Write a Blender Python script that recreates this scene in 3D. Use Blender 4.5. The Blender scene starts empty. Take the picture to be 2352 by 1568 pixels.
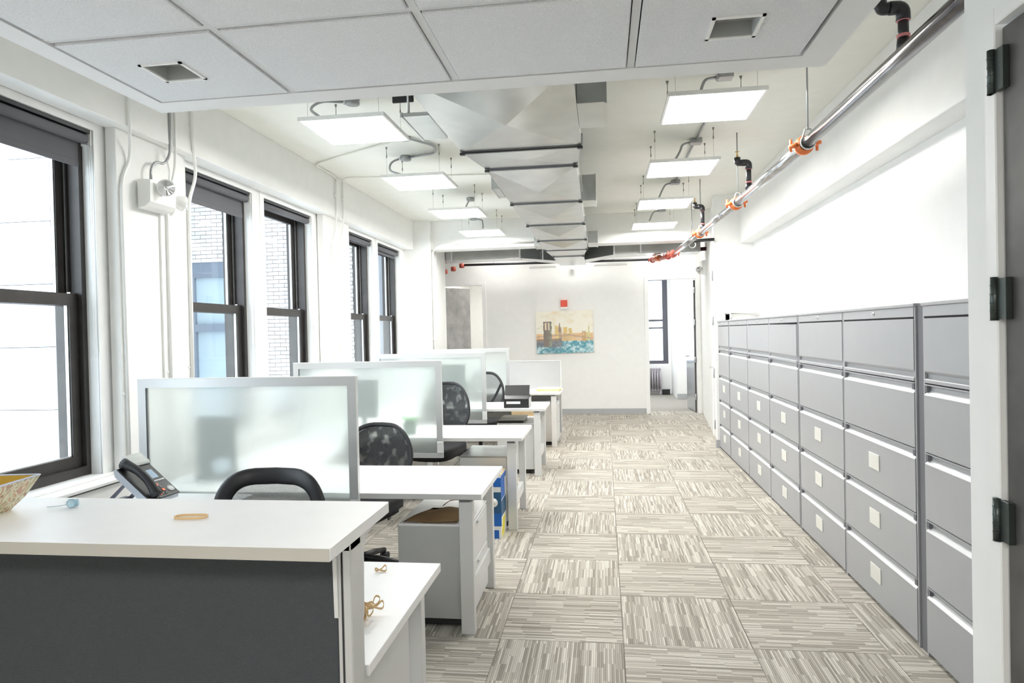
import bpy, bmesh, math, random
from mathutils import Vector, Matrix
random.seed(7)
SC = bpy.context.scene
COL = SC.collection
PI = math.pi

# ------------------------------------------------------------------ camera
def cam_matrix(yaw, pit, rol):
    cy, sy, cp, sp, cr, sr = math.cos(yaw), math.sin(yaw), math.cos(pit), math.sin(pit), math.cos(rol), math.sin(rol)
    Rz = Matrix(((cy, -sy, 0), (sy, cy, 0), (0, 0, 1)))
    Rx = Matrix(((1, 0, 0), (0, cp, -sp), (0, sp, cp)))
    B = Matrix(((1, 0, 0), (0, 0, 1), (0, -1, 0)))
    Rr = Matrix(((cr, -sr, 0), (sr, cr, 0), (0, 0, 1)))
    return Rz @ Rx @ B @ Rr            # columns: right, down, forward
M = cam_matrix(math.radians(7.739), math.radians(-.704), math.radians(1.256))
cd = bpy.data.cameras.new('camera')
cam = bpy.data.objects.new('camera', cd)
COL.objects.link(cam)
r_, d_, f_ = M.col[0], M.col[1], M.col[2]
R3 = Matrix((r_, -d_, -f_)).transposed()
cam.matrix_world = Matrix.Translation((0, 0, 1.57)) @ R3.to_4x4()
cd.sensor_width = 36.0
cd.lens = 1551.2 / 2352 * 36
cd.clip_start = .05
SC.camera = cam

# ------------------------------------------------------------------ world, exposure
w = bpy.data.worlds.new('sky'); SC.world = w; w.use_nodes = True
bg = w.node_tree.nodes['Background']
bg.inputs[0].default_value = (.84, .92, 1.0, 1)
SKY = 2.3
LED = 14.0
bg.inputs[1].default_value = SKY
SC.view_settings.view_transform = 'Standard'
SC.view_settings.look = 'None'
SC.view_settings.gamma = 1
SC.view_settings.use_curve_mapping = False
SC.view_settings.exposure = 1.35
SC.cycles.max_bounces = 14
SC.cycles.diffuse_bounces = 8
SC.cycles.glossy_bounces = 5
SC.cycles.transmission_bounces = 10
SC.cycles.transparent_max_bounces = 24
SC.cycles.caustics_reflective = False
SC.cycles.sample_clamp_indirect = 8

def lamp(x, y, z, sx, sy, p, col=(1, .985, .95)):
    l = bpy.data.lights.new('fill_lamp', 'AREA'); l.shape = 'RECTANGLE'; l.size = sx; l.size_y = sy; l.energy = p; l.color = col
    o = bpy.data.objects.new('fill_lamp', l); COL.objects.link(o); o.location = (x, y, z); return o
lamp(-2.0, 12.25, 3.28, .6, .6, 5); lamp(1.1, 12.25, 3.28, .6, .6, 5); lamp(-.5, 12.3, 3.28, .6, .3, 4)     # unseen fill lamps added above the branch ducts to brighten the end wall
lamp(1.0, 14.6, 2.98, 1.2, .6, 26, (.96, .98, 1)); lamp(-2.9, 14.6, 2.98, .8, .6, 16)                  # unseen fill lamps added to brighten the rooms beyond the end doors
lamp(-.8, -.9, 2.45, .6, .6, 13); lamp(.2, -.9, 2.45, .6, .6, 13)                                        # unseen fill lamps added behind the viewpoint to brighten the tile cloud
# ------------------------------------------------------------------ materials
MATS = {}
def mat(name, col, rough=.6, metal=0, bump=0, bscale=60, var=0, emit=0, spec=.5, vscale=8, coat=0):
    if name in MATS: return MATS[name]
    m = bpy.data.materials.new(name); m.use_nodes = True; MATS[name] = m
    nt = m.node_tree; N = nt.nodes; L = nt.links
    b = N['Principled BSDF']
    b.inputs['Base Color'].default_value = (*col, 1)
    b.inputs['Roughness'].default_value = rough
    b.inputs['Metallic'].default_value = metal
    b.inputs['Specular IOR Level'].default_value = spec
    b.inputs['Coat Weight'].default_value = coat
    tc = N.new('ShaderNodeTexCoord')
    n = N.new('ShaderNodeTexNoise'); n.inputs['Scale'].default_value = vscale; n.inputs['Detail'].default_value = 4
    L.new(tc.outputs['Object'], n.inputs['Vector'])
    mr = N.new('ShaderNodeMapRange'); mr.inputs['From Min'].default_value = .3; mr.inputs['From Max'].default_value = .7
    v = var if var else .015
    mr.inputs['To Min'].default_value = 1 - v; mr.inputs['To Max'].default_value = 1 + v
    L.new(n.outputs['Fac'], mr.inputs['Value'])
    mx = N.new('ShaderNodeVectorMath'); mx.operation = 'SCALE'
    mx.inputs[0].default_value = col; L.new(mr.outputs['Result'], mx.inputs['Scale'])
    L.new(mx.outputs[0], b.inputs['Base Color'])
    if bump:
        n2 = N.new('ShaderNodeTexNoise'); n2.inputs['Scale'].default_value = bscale; n2.inputs['Detail'].default_value = 3
        L.new(tc.outputs['Object'], n2.inputs['Vector'])
        bp = N.new('ShaderNodeBump'); bp.inputs['Strength'].default_value = bump; bp.inputs['Distance'].default_value = .004
        L.new(n2.outputs['Fac'], bp.inputs['Height']); L.new(bp.outputs['Normal'], b.inputs['Normal'])
    if emit:
        b.inputs['Emission Color'].default_value = (*col, 1); b.inputs['Emission Strength'].default_value = emit
    return m

wall_m = mat('wall_paint', (.86, .86, .845), .75, bump=.05, bscale=90)
ceil_m = mat('ceiling_paint', (.83, .83, .775), .8, bump=.06)
trim_m = mat('trim_paint', (.88, .88, .87), .45, bump=.12, bscale=30)
soff_m = mat('cloud_paint', (.80, .80, .80), .7)
tile_m = mat('ceiling_tile', (.80, .81, .83), .95, bump=.9, bscale=260, var=.05, vscale=180)
grid_m = mat('ceiling_grid', (.70, .71, .72), .5)
black_m = mat('shadow_gap', (.03, .03, .03), .9)
desk_m = mat('white_laminate', (.88, .88, .88), .35, spec=.4)
edge_m = mat('laminate_edge', (.47, .455, .405), .5)
frame_m = mat('light_grey_metal', (.70, .705, .70), .4, metal=.15)
alu_m = mat('satin_aluminium', (.66, .67, .67), .35, metal=.45)
ped_m = mat('grey_powder_coat', (.50, .51, .505), .5, bump=.15, bscale=400)
cab_m = mat('cabinet_grey', (.445, .452, .472), .38, metal=.25, bump=.05, bscale=500)
cabd_m = mat('cabinet_dark_grey', (.16, .16, .18), .5)
silver_m = mat('silver_plate', (.82, .81, .76), .3, metal=.15)
bronze_m = mat('dark_bronze', (.055, .05, .047), .38, metal=.4, var=.15)
track_m = mat('sash_track', (.55, .56, .55), .3, metal=.7)
blind_m = mat('blind_fabric', (.155, .155, .168), .85, bump=.5, bscale=900)
white_m = mat('white_plastic', (.86, .86, .84), .4)
blk_m = mat('black_plastic', (.018, .018, .02), .4)
blkr_m = mat('black_fabric', (.014, .014, .016), .9, bump=.6, bscale=500)
charcoal_m = mat('charcoal_fabric', (.062, .070, .076), .95, bump=.8, bscale=350, var=.12, vscale=500)
lgfab_m = mat('light_grey_fabric', (.47, .47, .47), .95, bump=.5, bscale=400)
galv_m = mat('galvanized_steel', (.53, .545, .545), .22, metal=.95, var=.10, vscale=5)
steel_m = mat('brushed_steel', (.62, .63, .62), .22, metal=.9, var=.12)
pipe_m = mat('dark_steel_pipe', (.10, .095, .10), .20, metal=.95, var=.2, vscale=20)
iron_m = mat('black_iron', (.045, .045, .048), .35, metal=.6)
orange_m = mat('orange_coupling', (.85, .22, .06), .4)
redpipe_m = mat('red_coupling', (.50, .10, .07), .4)
pinkband_m = mat('pink_sealant', (.70, .25, .25), .5)
brass_m = mat('brass', (.62, .40, .14), .3, metal=.9)
conduit_m = mat('grey_conduit', (.40, .41, .42), .35, metal=.6)
chrome_m = mat('chrome', (.8, .8, .82), .1, metal=1)
base_m = mat('grey_vinyl_base', (.42, .43, .44), .6)
door_m = mat('grey_metal_door', (.11, .105, .10), .42, metal=.35, var=.45, vscale=3)
stone_m = mat('grey_wood_door', (.42, .41, .41), .5, var=.2, vscale=6)
hinge_m = mat('dark_hinge', (.07, .085, .08), .35, metal=.7)
bag_m = mat('kraft_paper', (.46, .32, .17), .8, bump=.5, bscale=20, var=.12)
card_m = mat('cardboard', (.66, .47, .25), .8, var=.06)
manila_m = mat('manila_paper', (.88, .70, .36), .7)
paper_m = mat('white_paper', (.88, .88, .85), .7)
blue_m = mat('blue_print', (.01, .13, .50), .45)
yel_m = mat('yellow_print', (.85, .75, .05), .5)
navy_m = mat('navy_print', (.02, .10, .22), .45)
rubber_m = mat('tan_rubber', (.74, .52, .27), .5)
blush_m = mat('pale_blue_petals', (.40, .58, .68), .6, var=.2, vscale=60)
red_m = mat('red_plastic', (.75, .09, .05), .4)
green_m = mat('leaf_green', (.10, .42, .10), .5, var=.3)
brick_m = mat('pale_brick', (.50, .475, .465), .9, var=.04, vscale=3)
brick2_m = mat('rosy_brick', (.42, .40, .395), .9, var=.04, vscale=4)
mortar_m = mat('mortar', (.24, .235, .24), .95)
bluegrey_m = mat('blue_grey_metal', (.13, .155, .19), .5)
tpane_m = mat('pale_pane', (.30, .37, .41), .12, spec=.8)
stucco_m = mat('white_render', (.50, .50, .515), .9)
rad_m = mat('radiator_paint', (.42, .38, .42), .45, metal=.3)
sensor_m = mat('lcd', (.45, .58, .75), .3)
diff_m = mat('led_diffuser', (1.0, .99, .955), .5, emit=LED)

def glassm():
    m = bpy.data.materials.new('window_glass'); m.use_nodes = True; nt = m.node_tree; N = nt.nodes; L = nt.links
    N.remove(N['Principled BSDF']); out = N['Material Output']
    t = N.new('ShaderNodeBsdfTransparent'); t.inputs[0].default_value = (.93, .96, .97, 1)
    g = N.new('ShaderNodeBsdfGlossy'); g.inputs['Roughness'].default_value = .02
    ge = N.new('ShaderNodeNewGeometry'); dp = N.new('ShaderNodeVectorMath'); dp.operation = 'DOT_PRODUCT'
    L.new(ge.outputs['Incoming'], dp.inputs[0]); L.new(ge.outputs['Normal'], dp.inputs[1])
    def mth(op, a, b=None):
        n = N.new('ShaderNodeMath'); n.operation = op
        for i, q in enumerate((a, b)):
            if q is None: continue
            if isinstance(q, (int, float)): n.inputs[i].default_value = q
            else: L.new(q, n.inputs[i])
        return n.outputs[0]
    c = mth('ABSOLUTE', dp.outputs['Value'])
    fr = mth('ADD', .025, mth('MULTIPLY', mth('POWER', mth('SUBTRACT', 1.0, c), 5.0), .8))
    mx = N.new('ShaderNodeMixShader')
    L.new(fr, mx.inputs[0]); L.new(t.outputs[0], mx.inputs[1]); L.new(g.outputs[0], mx.inputs[2])
    L.new(mx.outputs[0], out.inputs[0]); return m
glass_m = glassm()
def frostm():
    m = bpy.data.materials.new('frosted_glass'); m.use_nodes = True; nt = m.node_tree; N = nt.nodes; L = nt.links
    b = N['Principled BSDF']; out = N['Material Output']
    b.inputs['Base Color'].default_value = (.93, .975, .965, 1)
    b.inputs['Transmission Weight'].default_value = 1
    b.inputs['Roughness'].default_value = .36
    b.inputs['IOR'].default_value = 1.17
    t = N.new('ShaderNodeBsdfTranslucent'); t.inputs[0].default_value = (.90, .95, .94, 1)
    d = N.new('ShaderNodeBsdfDiffuse'); d.inputs[0].default_value = (.86, .91, .90, 1)
    m1 = N.new('ShaderNodeMixShader'); m1.inputs[0].default_value = .5
    L.new(t.outputs[0], m1.inputs[1]); L.new(d.outputs[0], m1.inputs[2])
    m2 = N.new('ShaderNodeMixShader'); m2.inputs[0].default_value = .22
    L.new(b.outputs[0], m2.inputs[1]); L.new(m1.outputs[0], m2.inputs[2])
    L.new(m2.outputs[0], out.inputs[0]); return m
frost_m = frostm()
def meshm(name, ku, kv, thr, col):
    """woven mesh with real see-through holes, pattern in the object's own x/z"""
    m = bpy.data.materials.new(name); m.use_nodes = True; nt = m.node_tree; N = nt.nodes; L = nt.links
    b = N['Principled BSDF']; out = N['Material Output']
    b.inputs['Base Color'].default_value = (*col, 1); b.inputs['Roughness'].default_value = .6
    tc = N.new('ShaderNodeTexCoord'); sp = N.new('ShaderNodeSeparateXYZ'); L.new(tc.outputs['Object'], sp.inputs[0])
    def mth(op, a, bb=None):
        n = N.new('ShaderNodeMath'); n.operation = op
        for i, q in enumerate((a, bb)):
            if q is None: continue
            if isinstance(q, (int, float)): n.inputs[i].default_value = q
            else: L.new(q, n.inputs[i])
        return n.outputs[0]
    su = mth('SINE', mth('MULTIPLY', sp.outputs['X'], ku)); sv = mth('SINE', mth('MULTIPLY', sp.outputs['Z'], kv))
    if thr > 1:      # two layers of mesh: the weave opens in soft patches
        n = N.new('ShaderNodeTexNoise'); n.inputs['Scale'].default_value = 13; n.inputs['Detail'].default_value = 1; L.new(tc.outputs['Object'], n.inputs['Vector'])
        mr = N.new('ShaderNodeMapRange'); mr.inputs['From Min'].default_value = .52; mr.inputs['From Max'].default_value = .68
        mr.inputs['To Min'].default_value = 1.88; mr.inputs['To Max'].default_value = 1.05; L.new(n.outputs['Fac'], mr.inputs['Value']); thr = mr.outputs['Result']
    h = mth('GREATER_THAN', mth('ABSOLUTE', mth('ADD', su, sv)), thr)
    t = N.new('ShaderNodeBsdfTransparent'); mx = N.new('ShaderNodeMixShader')
    L.new(h, mx.inputs[0]); L.new(b.outputs[0], mx.inputs[1]); L.new(t.outputs[0], mx.inputs[2])
    L.new(mx.outputs[0], out.inputs[0]); return m
mesh_open_m = meshm('open_mesh', 900, 1400, .75, (.02, .02, .022))
mesh_dense_m = meshm('dense_mesh', 800, 1100, 1.68, (.014, .014, .016))

def carpetm(name, sw):
    m = bpy.data.materials.new(name); m.use_nodes = True; nt = m.node_tree; N = nt.nodes; L = nt.links
    b = N['Principled BSDF']; b.inputs['Roughness'].default_value = .95; b.inputs['Specular IOR Level'].default_value = .1
    tc = N.new('ShaderNodeTexCoord'); sp = N.new('ShaderNodeSeparateXYZ'); L.new(tc.outputs['Object'], sp.inputs[0])
    oi = N.new('ShaderNodeObjectInfo')
    def mth(op, a, bb=None):
        n = N.new('ShaderNodeMath'); n.operation = op
        for i, q in enumerate((a, bb)):
            if q is None: continue
            if isinstance(q, (int, float)): n.inputs[i].default_value = q
            else: L.new(q, n.inputs[i])
        return n.outputs[0]
    def wn(*v):
        c = N.new('ShaderNodeCombineXYZ')
        for i, q in enumerate(v):
            if isinstance(q, (int, float)): c.inputs[i].default_value = q
            else: L.new(q, c.inputs[i])
        n = N.new('ShaderNodeTexWhiteNoise'); n.noise_dimensions = '3D'; L.new(c.outputs[0], n.inputs[0]); return n.outputs['Value']
    u, v = (sp.outputs['Y'], sp.outputs['X']) if sw else (sp.outputs['X'], sp.outputs['Y'])
    uu = mth('MULTIPLY', mth('ADD', u, 5.0), 104.0)
    lane = mth('FLOOR', uu); fr = mth('FRACT', uu)
    rnd = mth('MULTIPLY', oi.outputs['Random'], 91.0)
    blk = mth('MULTIPLY', mth('FLOOR', mth('MULTIPLY', lane, .17)), 1.0)
    seg = mth('FLOOR', mth('ADD', mth('MULTIPLY', mth('ADD', v, 5.0), 6.4), mth('MULTIPLY', wn(blk, rnd, 7.0), 1.0)))
    a = wn(lane, seg, rnd)
    a2 = wn(lane, rnd, 3.0)
    val = mth('ADD', mth('MULTIPLY', a, .6), mth('MULTIPLY', a2, .4))
    cr = N.new('ShaderNodeValToRGB'); L.new(val, cr.inputs[0])
    e = cr.color_ramp.elements
    e[0].position = .12; e[0].color = (.30, .272, .235, 1)
    e[1].position = .80; e[1].color = (.64, .61, .545, 1)
    q = cr.color_ramp.elements.new(.38); q.color = (.40, .368, .32, 1)
    q = cr.color_ramp.elements.new(.60); q.color = (.51, .475, .42, 1)
    ed = mth('LESS_THAN', fr, .24)
    ns = N.new('ShaderNodeTexNoise'); ns.inputs['Scale'].default_value = 420; L.new(tc.outputs['Object'], ns.inputs['Vector'])
    dk = mth('SUBTRACT', 1.0, mth('MULTIPLY', ed, .38))
    dk = mth('MULTIPLY', dk, mth('ADD', .72, mth('MULTIPLY', ns.outputs['Fac'], .55)))
    sc = N.new('ShaderNodeVectorMath'); sc.operation = 'SCALE'; L.new(cr.outputs[0], sc.inputs[0]); L.new(dk, sc.inputs['Scale'])
    L.new(sc.outputs[0], b.inputs['Base Color'])
    bp = N.new('ShaderNodeBump'); bp.inputs['Strength'].default_value = .5; bp.inputs['Distance'].default_value = .002
    L.new(dk, bp.inputs['Height']); L.new(bp.outputs[0], b.inputs['Normal'])
    return m
carp_a = carpetm('carpet_lengthwise', False)
carp_b = carpetm('carpet_crosswise', True)

def bowlm():
    m = mat('painted_bowl', (.5, .4, .3), .15, coat=.6); nt = m.node_tree; N = nt.nodes; L = nt.links
    b = N['Principled BSDF']; tc = N.new('ShaderNodeTexCoord')
    wv = N.new('ShaderNodeTexNoise'); wv.inputs['Scale'].default_value = 26; wv.inputs['Distortion'].default_value = 2.5
    L.new(tc.outputs['Object'], wv.inputs[0]); cr = N.new('ShaderNodeValToRGB'); L.new(wv.outputs['Fac'], cr.inputs[0])
    e = cr.color_ramp.elements; e[0].position = .3; e[0].color = (.32, .05, .03, 1); e[1].position = .75; e[1].color = (.55, .30, .32, 1)
    for p, c in ((.42, (.42, .40, .20, 1)), (.52, (.70, .68, .45, 1)), (.62, (.45, .20, .06, 1))):
        cr.color_ramp.elements.new(p).color = c
    L.new(cr.outputs[0], b.inputs['Base Color']); return m
bowl_m = bowlm()
gold_m = mat('gold_interior', (.52, .33, .04), .2, coat=.5)

# ------------------------------------------------------------------ geometry helpers
class G:
    """collects shapes, links as ONE mesh object"""
    def __init__(s): s.bm = bmesh.new()
    def box(s, x0, x1, y0, y1, z0, z1, bev=0, mtx=None, seg=1):
        b = bmesh.new()
        vs = [b.verts.new((x, y, z)) for x in (x0, x1) for y in (y0, y1) for z in (z0, z1)]
        for f in ((0, 1, 3, 2), (4, 6, 7, 5), (0, 4, 5, 1), (2, 3, 7, 6), (0, 2, 6, 4), (1, 5, 7, 3)):
            b.faces.new([vs[i] for i in f])
        if bev: bmesh.ops.bevel(b, geom=b.edges[:], offset=bev, segments=seg, affect='EDGES', profile=.6)
        s._merge(b, mtx); return s
    def _merge(s, b, mtx=None, smooth=False):
        if mtx is not None: b.transform(mtx)
        bmesh.ops.recalc_face_normals(b, faces=b.faces[:])
        me = bpy.data.meshes.new('t'); b.to_mesh(me); b.free()
        if smooth:
            for p in me.polygons: p.use_smooth = True
        s.bm.from_mesh(me); bpy.data.meshes.remove(me)
    def prism(s, poly, axis, a0, a1, mtx=None):
        """poly in the two other axes (order xy/xz/yz) extruded along axis"""
        def P(p, a):
            return {'x': (a, p[0], p[1]), 'y': (p[0], a, p[1]), 'z': (p[0], p[1], a)}[axis]
        b = bmesh.new()
        A = [b.verts.new(P(p, a0)) for p in poly]; B = [b.verts.new(P(p, a1)) for p in poly]
        n = len(poly); b.faces.new(A); b.faces.new(B[::-1])
        for i in range(n): b.faces.new((A[i], A[(i + 1) % n], B[(i + 1) % n], B[i]))
        s._merge(b, mtx); return s
    def tube(s, pts, r, n=10, fil=0, cap=True, close=False, fs=5):
        pts = [Vector(p) for p in pts]
        if fil: pts = fillet(pts, fil, fs)
        b = bmesh.new(); rings = []
        up = None; m = len(pts)
        for i, p in enumerate(pts):
            if close: t = pts[(i + 1) % m] - pts[(i - 1) % m]
            else: t = (pts[min(i + 1, m - 1)] - pts[max(i - 1, 0)])
            t.normalize()
            if up is None:
                up = Vector((0, 0, 1)) if abs(t.z) < .9 else Vector((1, 0, 0))
            u = (up - t * up.dot(t)).normalized(); v = t.cross(u); up = u
            rr = r[i] if isinstance(r, (list, tuple)) else r
            rings.append([b.verts.new(p + (u * math.cos(2 * PI * k / n) + v * math.sin(2 * PI * k / n)) * rr) for k in range(n)])
        cnt = m if close else m - 1
        for i in range(cnt):
            A, B = rings[i], rings[(i + 1) % m]
            for k in range(n): b.faces.new((A[k], A[(k + 1) % n], B[(k + 1) % n], B[k]))
        if cap and not close: b.faces.new(rings[0][::-1]); b.faces.new(rings[-1])
        s._merge(b, None, True); return s
    def cyl(s, p0, p1, r0, r1=None, n=16):
        return s.tube([p0, p1], [r0, r0 if r1 is None else r1], n)
    def lathe(s, prof, c=(0, 0, 0), n=20, mtx=None):
        b = bmesh.new(); rings = []
        for r, z in prof:
            rings.append([b.verts.new((c[0] + r * math.cos(2 * PI * k / n), c[1] + r * math.sin(2 * PI * k / n), c[2] + z)) for k in range(n)])
        for A, B in zip(rings, rings[1:]):
            for k in range(n): b.faces.new((A[k], A[(k + 1) % n], B[(k + 1) % n], B[k]))
        b.faces.new(rings[0][::-1]); b.faces.new(rings[-1]); s._merge(b, mtx, True); return s
    def strip(s, pts, wv, th):
        """flat band along pts; wv = function i -> width vector; th = function i -> thickness vector"""
        b = bmesh.new(); rings = []
        m = len(pts)
        for i in range(m):
            p = Vector(pts[i]); W = wv(i); T = th(i)
            rings.append([b.verts.new(p - W / 2 - T / 2), b.verts.new(p + W / 2 - T / 2), b.verts.new(p + W / 2 + T / 2), b.verts.new(p - W / 2 + T / 2)])
        return b, rings
    def obj(s, name, m, parent=None, bevel=0):
        me = bpy.data.meshes.new(name); s.bm.to_mesh(me); s.bm.free()
        me.materials.append(m)
        o = bpy.data.objects.new(name, me); COL.objects.link(o)
        if parent is not None: o.parent = parent
        return o
def fillet(pts, rad, seg=5):
    out = [pts[0]]
    for i in range(1, len(pts) - 1):
        p, a, b = pts[i], pts[i - 1], pts[i + 1]
        da, db = (a - p), (b - p); r = min(rad, da.length * .49, db.length * .49)
        A = p + da.normalized() * r; B = p + db.normalized() * r
        for k in range(seg + 1):
            t = k / seg; out.append(A * (1 - t) ** 2 + p * 2 * t * (1 - t) + B * t * t)
    out.append(pts[-1]); return out
def E(name, loc=(0, 0, 0), label=None, cat=None, group=None, kind=None, rz=0):
    o = bpy.data.objects.new(name, None); COL.objects.link(o); o.location = loc; o.rotation_euler = (0, 0, rz)
    o.empty_display_size = .05
    return tag(o, label, cat, group, kind)
def tag(o, label=None, cat=None, group=None, kind=None):
    if label: o['label'] = label
    if cat: o['category'] = cat
    if group: o['group'] = group
    if kind: o['kind'] = kind
    return o
def bx(name, m, parent, x0, x1, y0, y1, z0, z1, bev=0, mtx=None, seg=1):
    return G().box(x0, x1, y0, y1, z0, z1, bev, mtx, seg).obj(name, m, parent)
def S(name, label=None): return E(name, label=label, kind='structure')
def copy_tree(o, parent=None):
    c = o.copy(); COL.objects.link(c); c.parent = parent
    for ch in list(o.children): copy_tree(ch, c)
    return c
V = Vector

# ------------------------------------------------------------------ SETTING
ZC = 3.32
YE = 12.87                       # end wall
# floor
fl = S('floor', 'striped grey and beige carpet tile floor of the long office')
bx('floor_slab', mat('carpet_backing', (.30, .28, .25), .95), fl, -3.4, 2.3, -2.1, 17.2, -.2, 0)
tw, tl = .6245, .6155
x0g, y0g = .068 - 6 * tw, 3.40 - 9 * tl
tmes = []
for sw, mm in ((0, carp_a), (1, carp_b)):
    g = G().box(-tw / 2 + .0012, tw / 2 - .0012, -tl / 2 + .0012, tl / 2 - .0012, 0, .006, .0015)
    o = g.obj('carpet_tile', mm, fl); tmes.append(o)
first = [True, True]
for i in range(0, 9):
    for j in range(3, 25):
        xc, yc = x0g + (i + .5) * tw, y0g + (j + .5) * tl
        if xc > 2.1: continue
        k = (i + j) % 2
        k = 0 if (i - 6 + j - 9) % 2 == 0 else 1
        if first[k]: o = tmes[k]; first[k] = False
        else: o = tmes[k].copy(); COL.objects.link(o)
        o.parent = fl; o.location = (xc, yc, 0)

# main ceiling + cross beam
ce = S('ceiling', 'white plaster ceiling with a deep cross beam and a lay-in tile cloud')
bx('ceiling_slab', ceil_m, ce, -3.5, 2.3, -2.1, YE + .12, ZC, ZC + .2)
bx('cross_beam', wall_m, ce, -2.61, 1.62, 10.18, 10.50, 2.88, ZC, .004)
# suspended tile cloud over the camera
bx('cloud_border', soff_m, ce, -1.645, .675, 2.37, 2.475, 2.47, 2.60)
g = G(); g.prism([(.675, -1.9), (.80, -1.9), (.778, 2.475), (.675, 2.475)], 'z', 2.47, 2.60); g.obj('cloud_border', soff_m, ce)
g = G(); g.prism([(-1.80, -1.9), (-1.645, -1.9), (-1.645, 2.475), (-1.715, 2.475)], 'z', 2.47, 2.60); g.obj('cloud_border', soff_m, ce)
bx('cloud_back', soff_m, ce, -1.71, .77, -1.9, 2.47, 2.60, 2.66)
xs = [-1.645, -1.112, -.503, .110, .675]
ys = [2.37, 1.838, 1.228, .618, .008, -.602, -1.212, -1.85]
for i in range(1, 4): bx('grid_rail', grid_m, ce, xs[i] - .012, xs[i] + .012, -1.85, 2.37, 2.476, 2.50)
for j in range(1, 7): bx('grid_rail', grid_m, ce, -1.645, .675, ys[j] - .012, ys[j] + .012, 2.4765, 2.499)
bx('shadow_backing', black_m, ce, -1.645, .675, -1.85, 2.37, 2.52, 2.53)
dl = []
for i in range(4):
    for j in range(7):
        a, b_ = xs[i] + .016, xs[i + 1] - .016; c, d = ys[j + 1] + .016, ys[j] - .016
        if i in (0, 3) and j == 0:
            cx, cy = ((-1.408, 2.10) if i == 0 else (.405, 2.10)); h = .073
            g = G(); g.box(a, b_, c, cy - h, 2.468, 2.485); g.box(a, b_, cy + h, d, 2.468, 2.485)
            g.box(a, cx - h, cy - h, cy + h, 2.468, 2.485); g.box(cx + h, b_, cy - h, cy + h, 2.468, 2.485)
            g.obj('ceiling_tile', tile_m, ce); dl.append((cx, cy))
        else:
            bx('ceiling_tile', tile_m, ce, a, b_, c, d, 2.468, 2.485, .003)
for n, (cx, cy) in enumerate(dl):
    t = E('recessed_downlight', (cx, cy, 2.468), 'square recessed downlight, unlit, in the ceiling tile near the %s' % ('windows' if n == 0 else 'sprinkler pipe'), 'downlight', 'recessed ceiling lights')
    g = G(); h = .075
    for q in ((-h, h, -h, -h + .010), (-h, h, h - .010, h), (-h, -h + .010, -h, h), (h - .010, h, -h, h)): g.box(q[0], q[1], q[2], q[3], -.004, .0)
    g.obj('trim_frame', white_m, t)
    g = G(); h = .066; k_ = .05
    for q in ((-h, h, -h, -h + .004), (-h, h, h - .004, h), (-h, -h + .004, -h, h), (h - .004, h, -h, h), ): g.box(q[0], q[1], q[2], q[3], 0, .05)
    g.box(-h, h, -h, h, .044, .05)
    g.obj('housing', mat('downlight_inside', (.42, .43, .42), .5), t)
    G().lathe([(.012, .03), (.014, .044), (.004, .045)], n=10).obj('lamp_clip', iron_m, t)

# left wall (window wall)
wl = S('wall_left', 'white painted window wall with pillars and a soffit beam')
XW = -3.02
OPEN = [(1.45, 2.45), (2.70, 3.70), (4.545, 5.545), (5.753, 6.757), (7.64, 8.64), (8.85, 9.842)]  # first opening is unseen, added to let in more daylight
ZS, ZH = .775, 2.84
g = G(); g.box(-3.285, XW, -2.1, 10.08, 0, ZS - .02); g.box(-3.285, XW, -2.1, 10.08, ZH, ZC)
ye = -2.1
for a, b_ in OPEN + [(10.08, None)]:
    g.box(-3.285, XW, ye, a, ZS - .02, ZH); ye = b_
g.obj('wall_panel', wall_m, wl)
bx('wall_panel', wall_m, wl, -3.47, -3.35, 11.09, 17.2, 0, ZC)
bx('soffit_beam', wall_m, wl, -3.01, -2.865, -2.1, 10.08, 2.885, ZC, .004)
for a, b_ in ((.70, 1.35), (3.79, 4.49), (6.885, 7.62)):
    bx('pillar', wall_m, wl, -3.01, -2.94, a, b_, 0, 2.885, .003)
bx('pillar', wall_m, wl, -3.35, -2.61, 10.08, 11.09, 0, ZC, .004)
bx('pillar_step', wall_m, wl, -2.94, -2.925, 4.18, 4.49, 0, 2.50)

# right wall
wr = S('wall_right', 'white wall behind the filing cabinets with a soffit beam and pillar')
bx('wall_panel', wall_m, wr, 1.955, 2.1, 2.0, 9.3, 0, ZC)
bx('soffit_beam', wall_m, wr, 1.79, 1.955, 2.0, 9.14, 2.68, ZC, .004)
bx('pillar', wall_m, wr, 1.452, 2.1, 9.14, 9.23, 0, ZC, .003)
bx('near_wall', wall_m, wr, 1.0, 1.14, 1.898, 2.02, 0, ZC)
bx('near_wall', wall_m, wr, 1.0, 1.14, -2.1, 1.898, 2.345, ZC)
bx('near_wall', wall_m, wr, 1.0, 1.14, -2.1, .80, 0, 2.345)
bx('near_wall', wall_m, wr, 1.14, 2.1, 1.95, 2.02, 0, ZC)
g = G()
g.prism([(1.585, 10.26), (1.80, YE), (1.95, YE), (1.80, 10.26)], 'z', 0, ZC)
g.prism([(1.495, 9.23), (1.585, 10.26), (1.80, 10.26), (1.70, 9.23)], 'z', 2.45, ZC)
g.obj('wall_panel', wall_m, wr)
# far room side wall
bx('wall_panel', wall_m, wr, 2.3, 2.4, YE, 17.2, 0, 3.0)

# end wall
wb = S('wall_back', 'white end wall with the cityscape painting')
g = G()
g.box(-2.30, .835, YE, YE + .12, 0, ZC)
g.box(-3.47, -3.20, YE, YE + .12, 0, ZC); g.box(-3.20, -2.30, YE, YE + .12, 2.53, ZC)
g.box(.835, 1.72, YE, YE + .12, 2.53, ZC); g.box(1.72, 2.4, YE, YE + .12, 0, ZC)
g.obj('wall_panel', wall_m, wb)
# rear wall behind the camera
wf = S('wall_front', 'plain white wall behind the viewpoint')
bx('wall_panel', wall_m, wf, -3.4, 1.14, -2.25, -2.1, 0, ZC)
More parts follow.
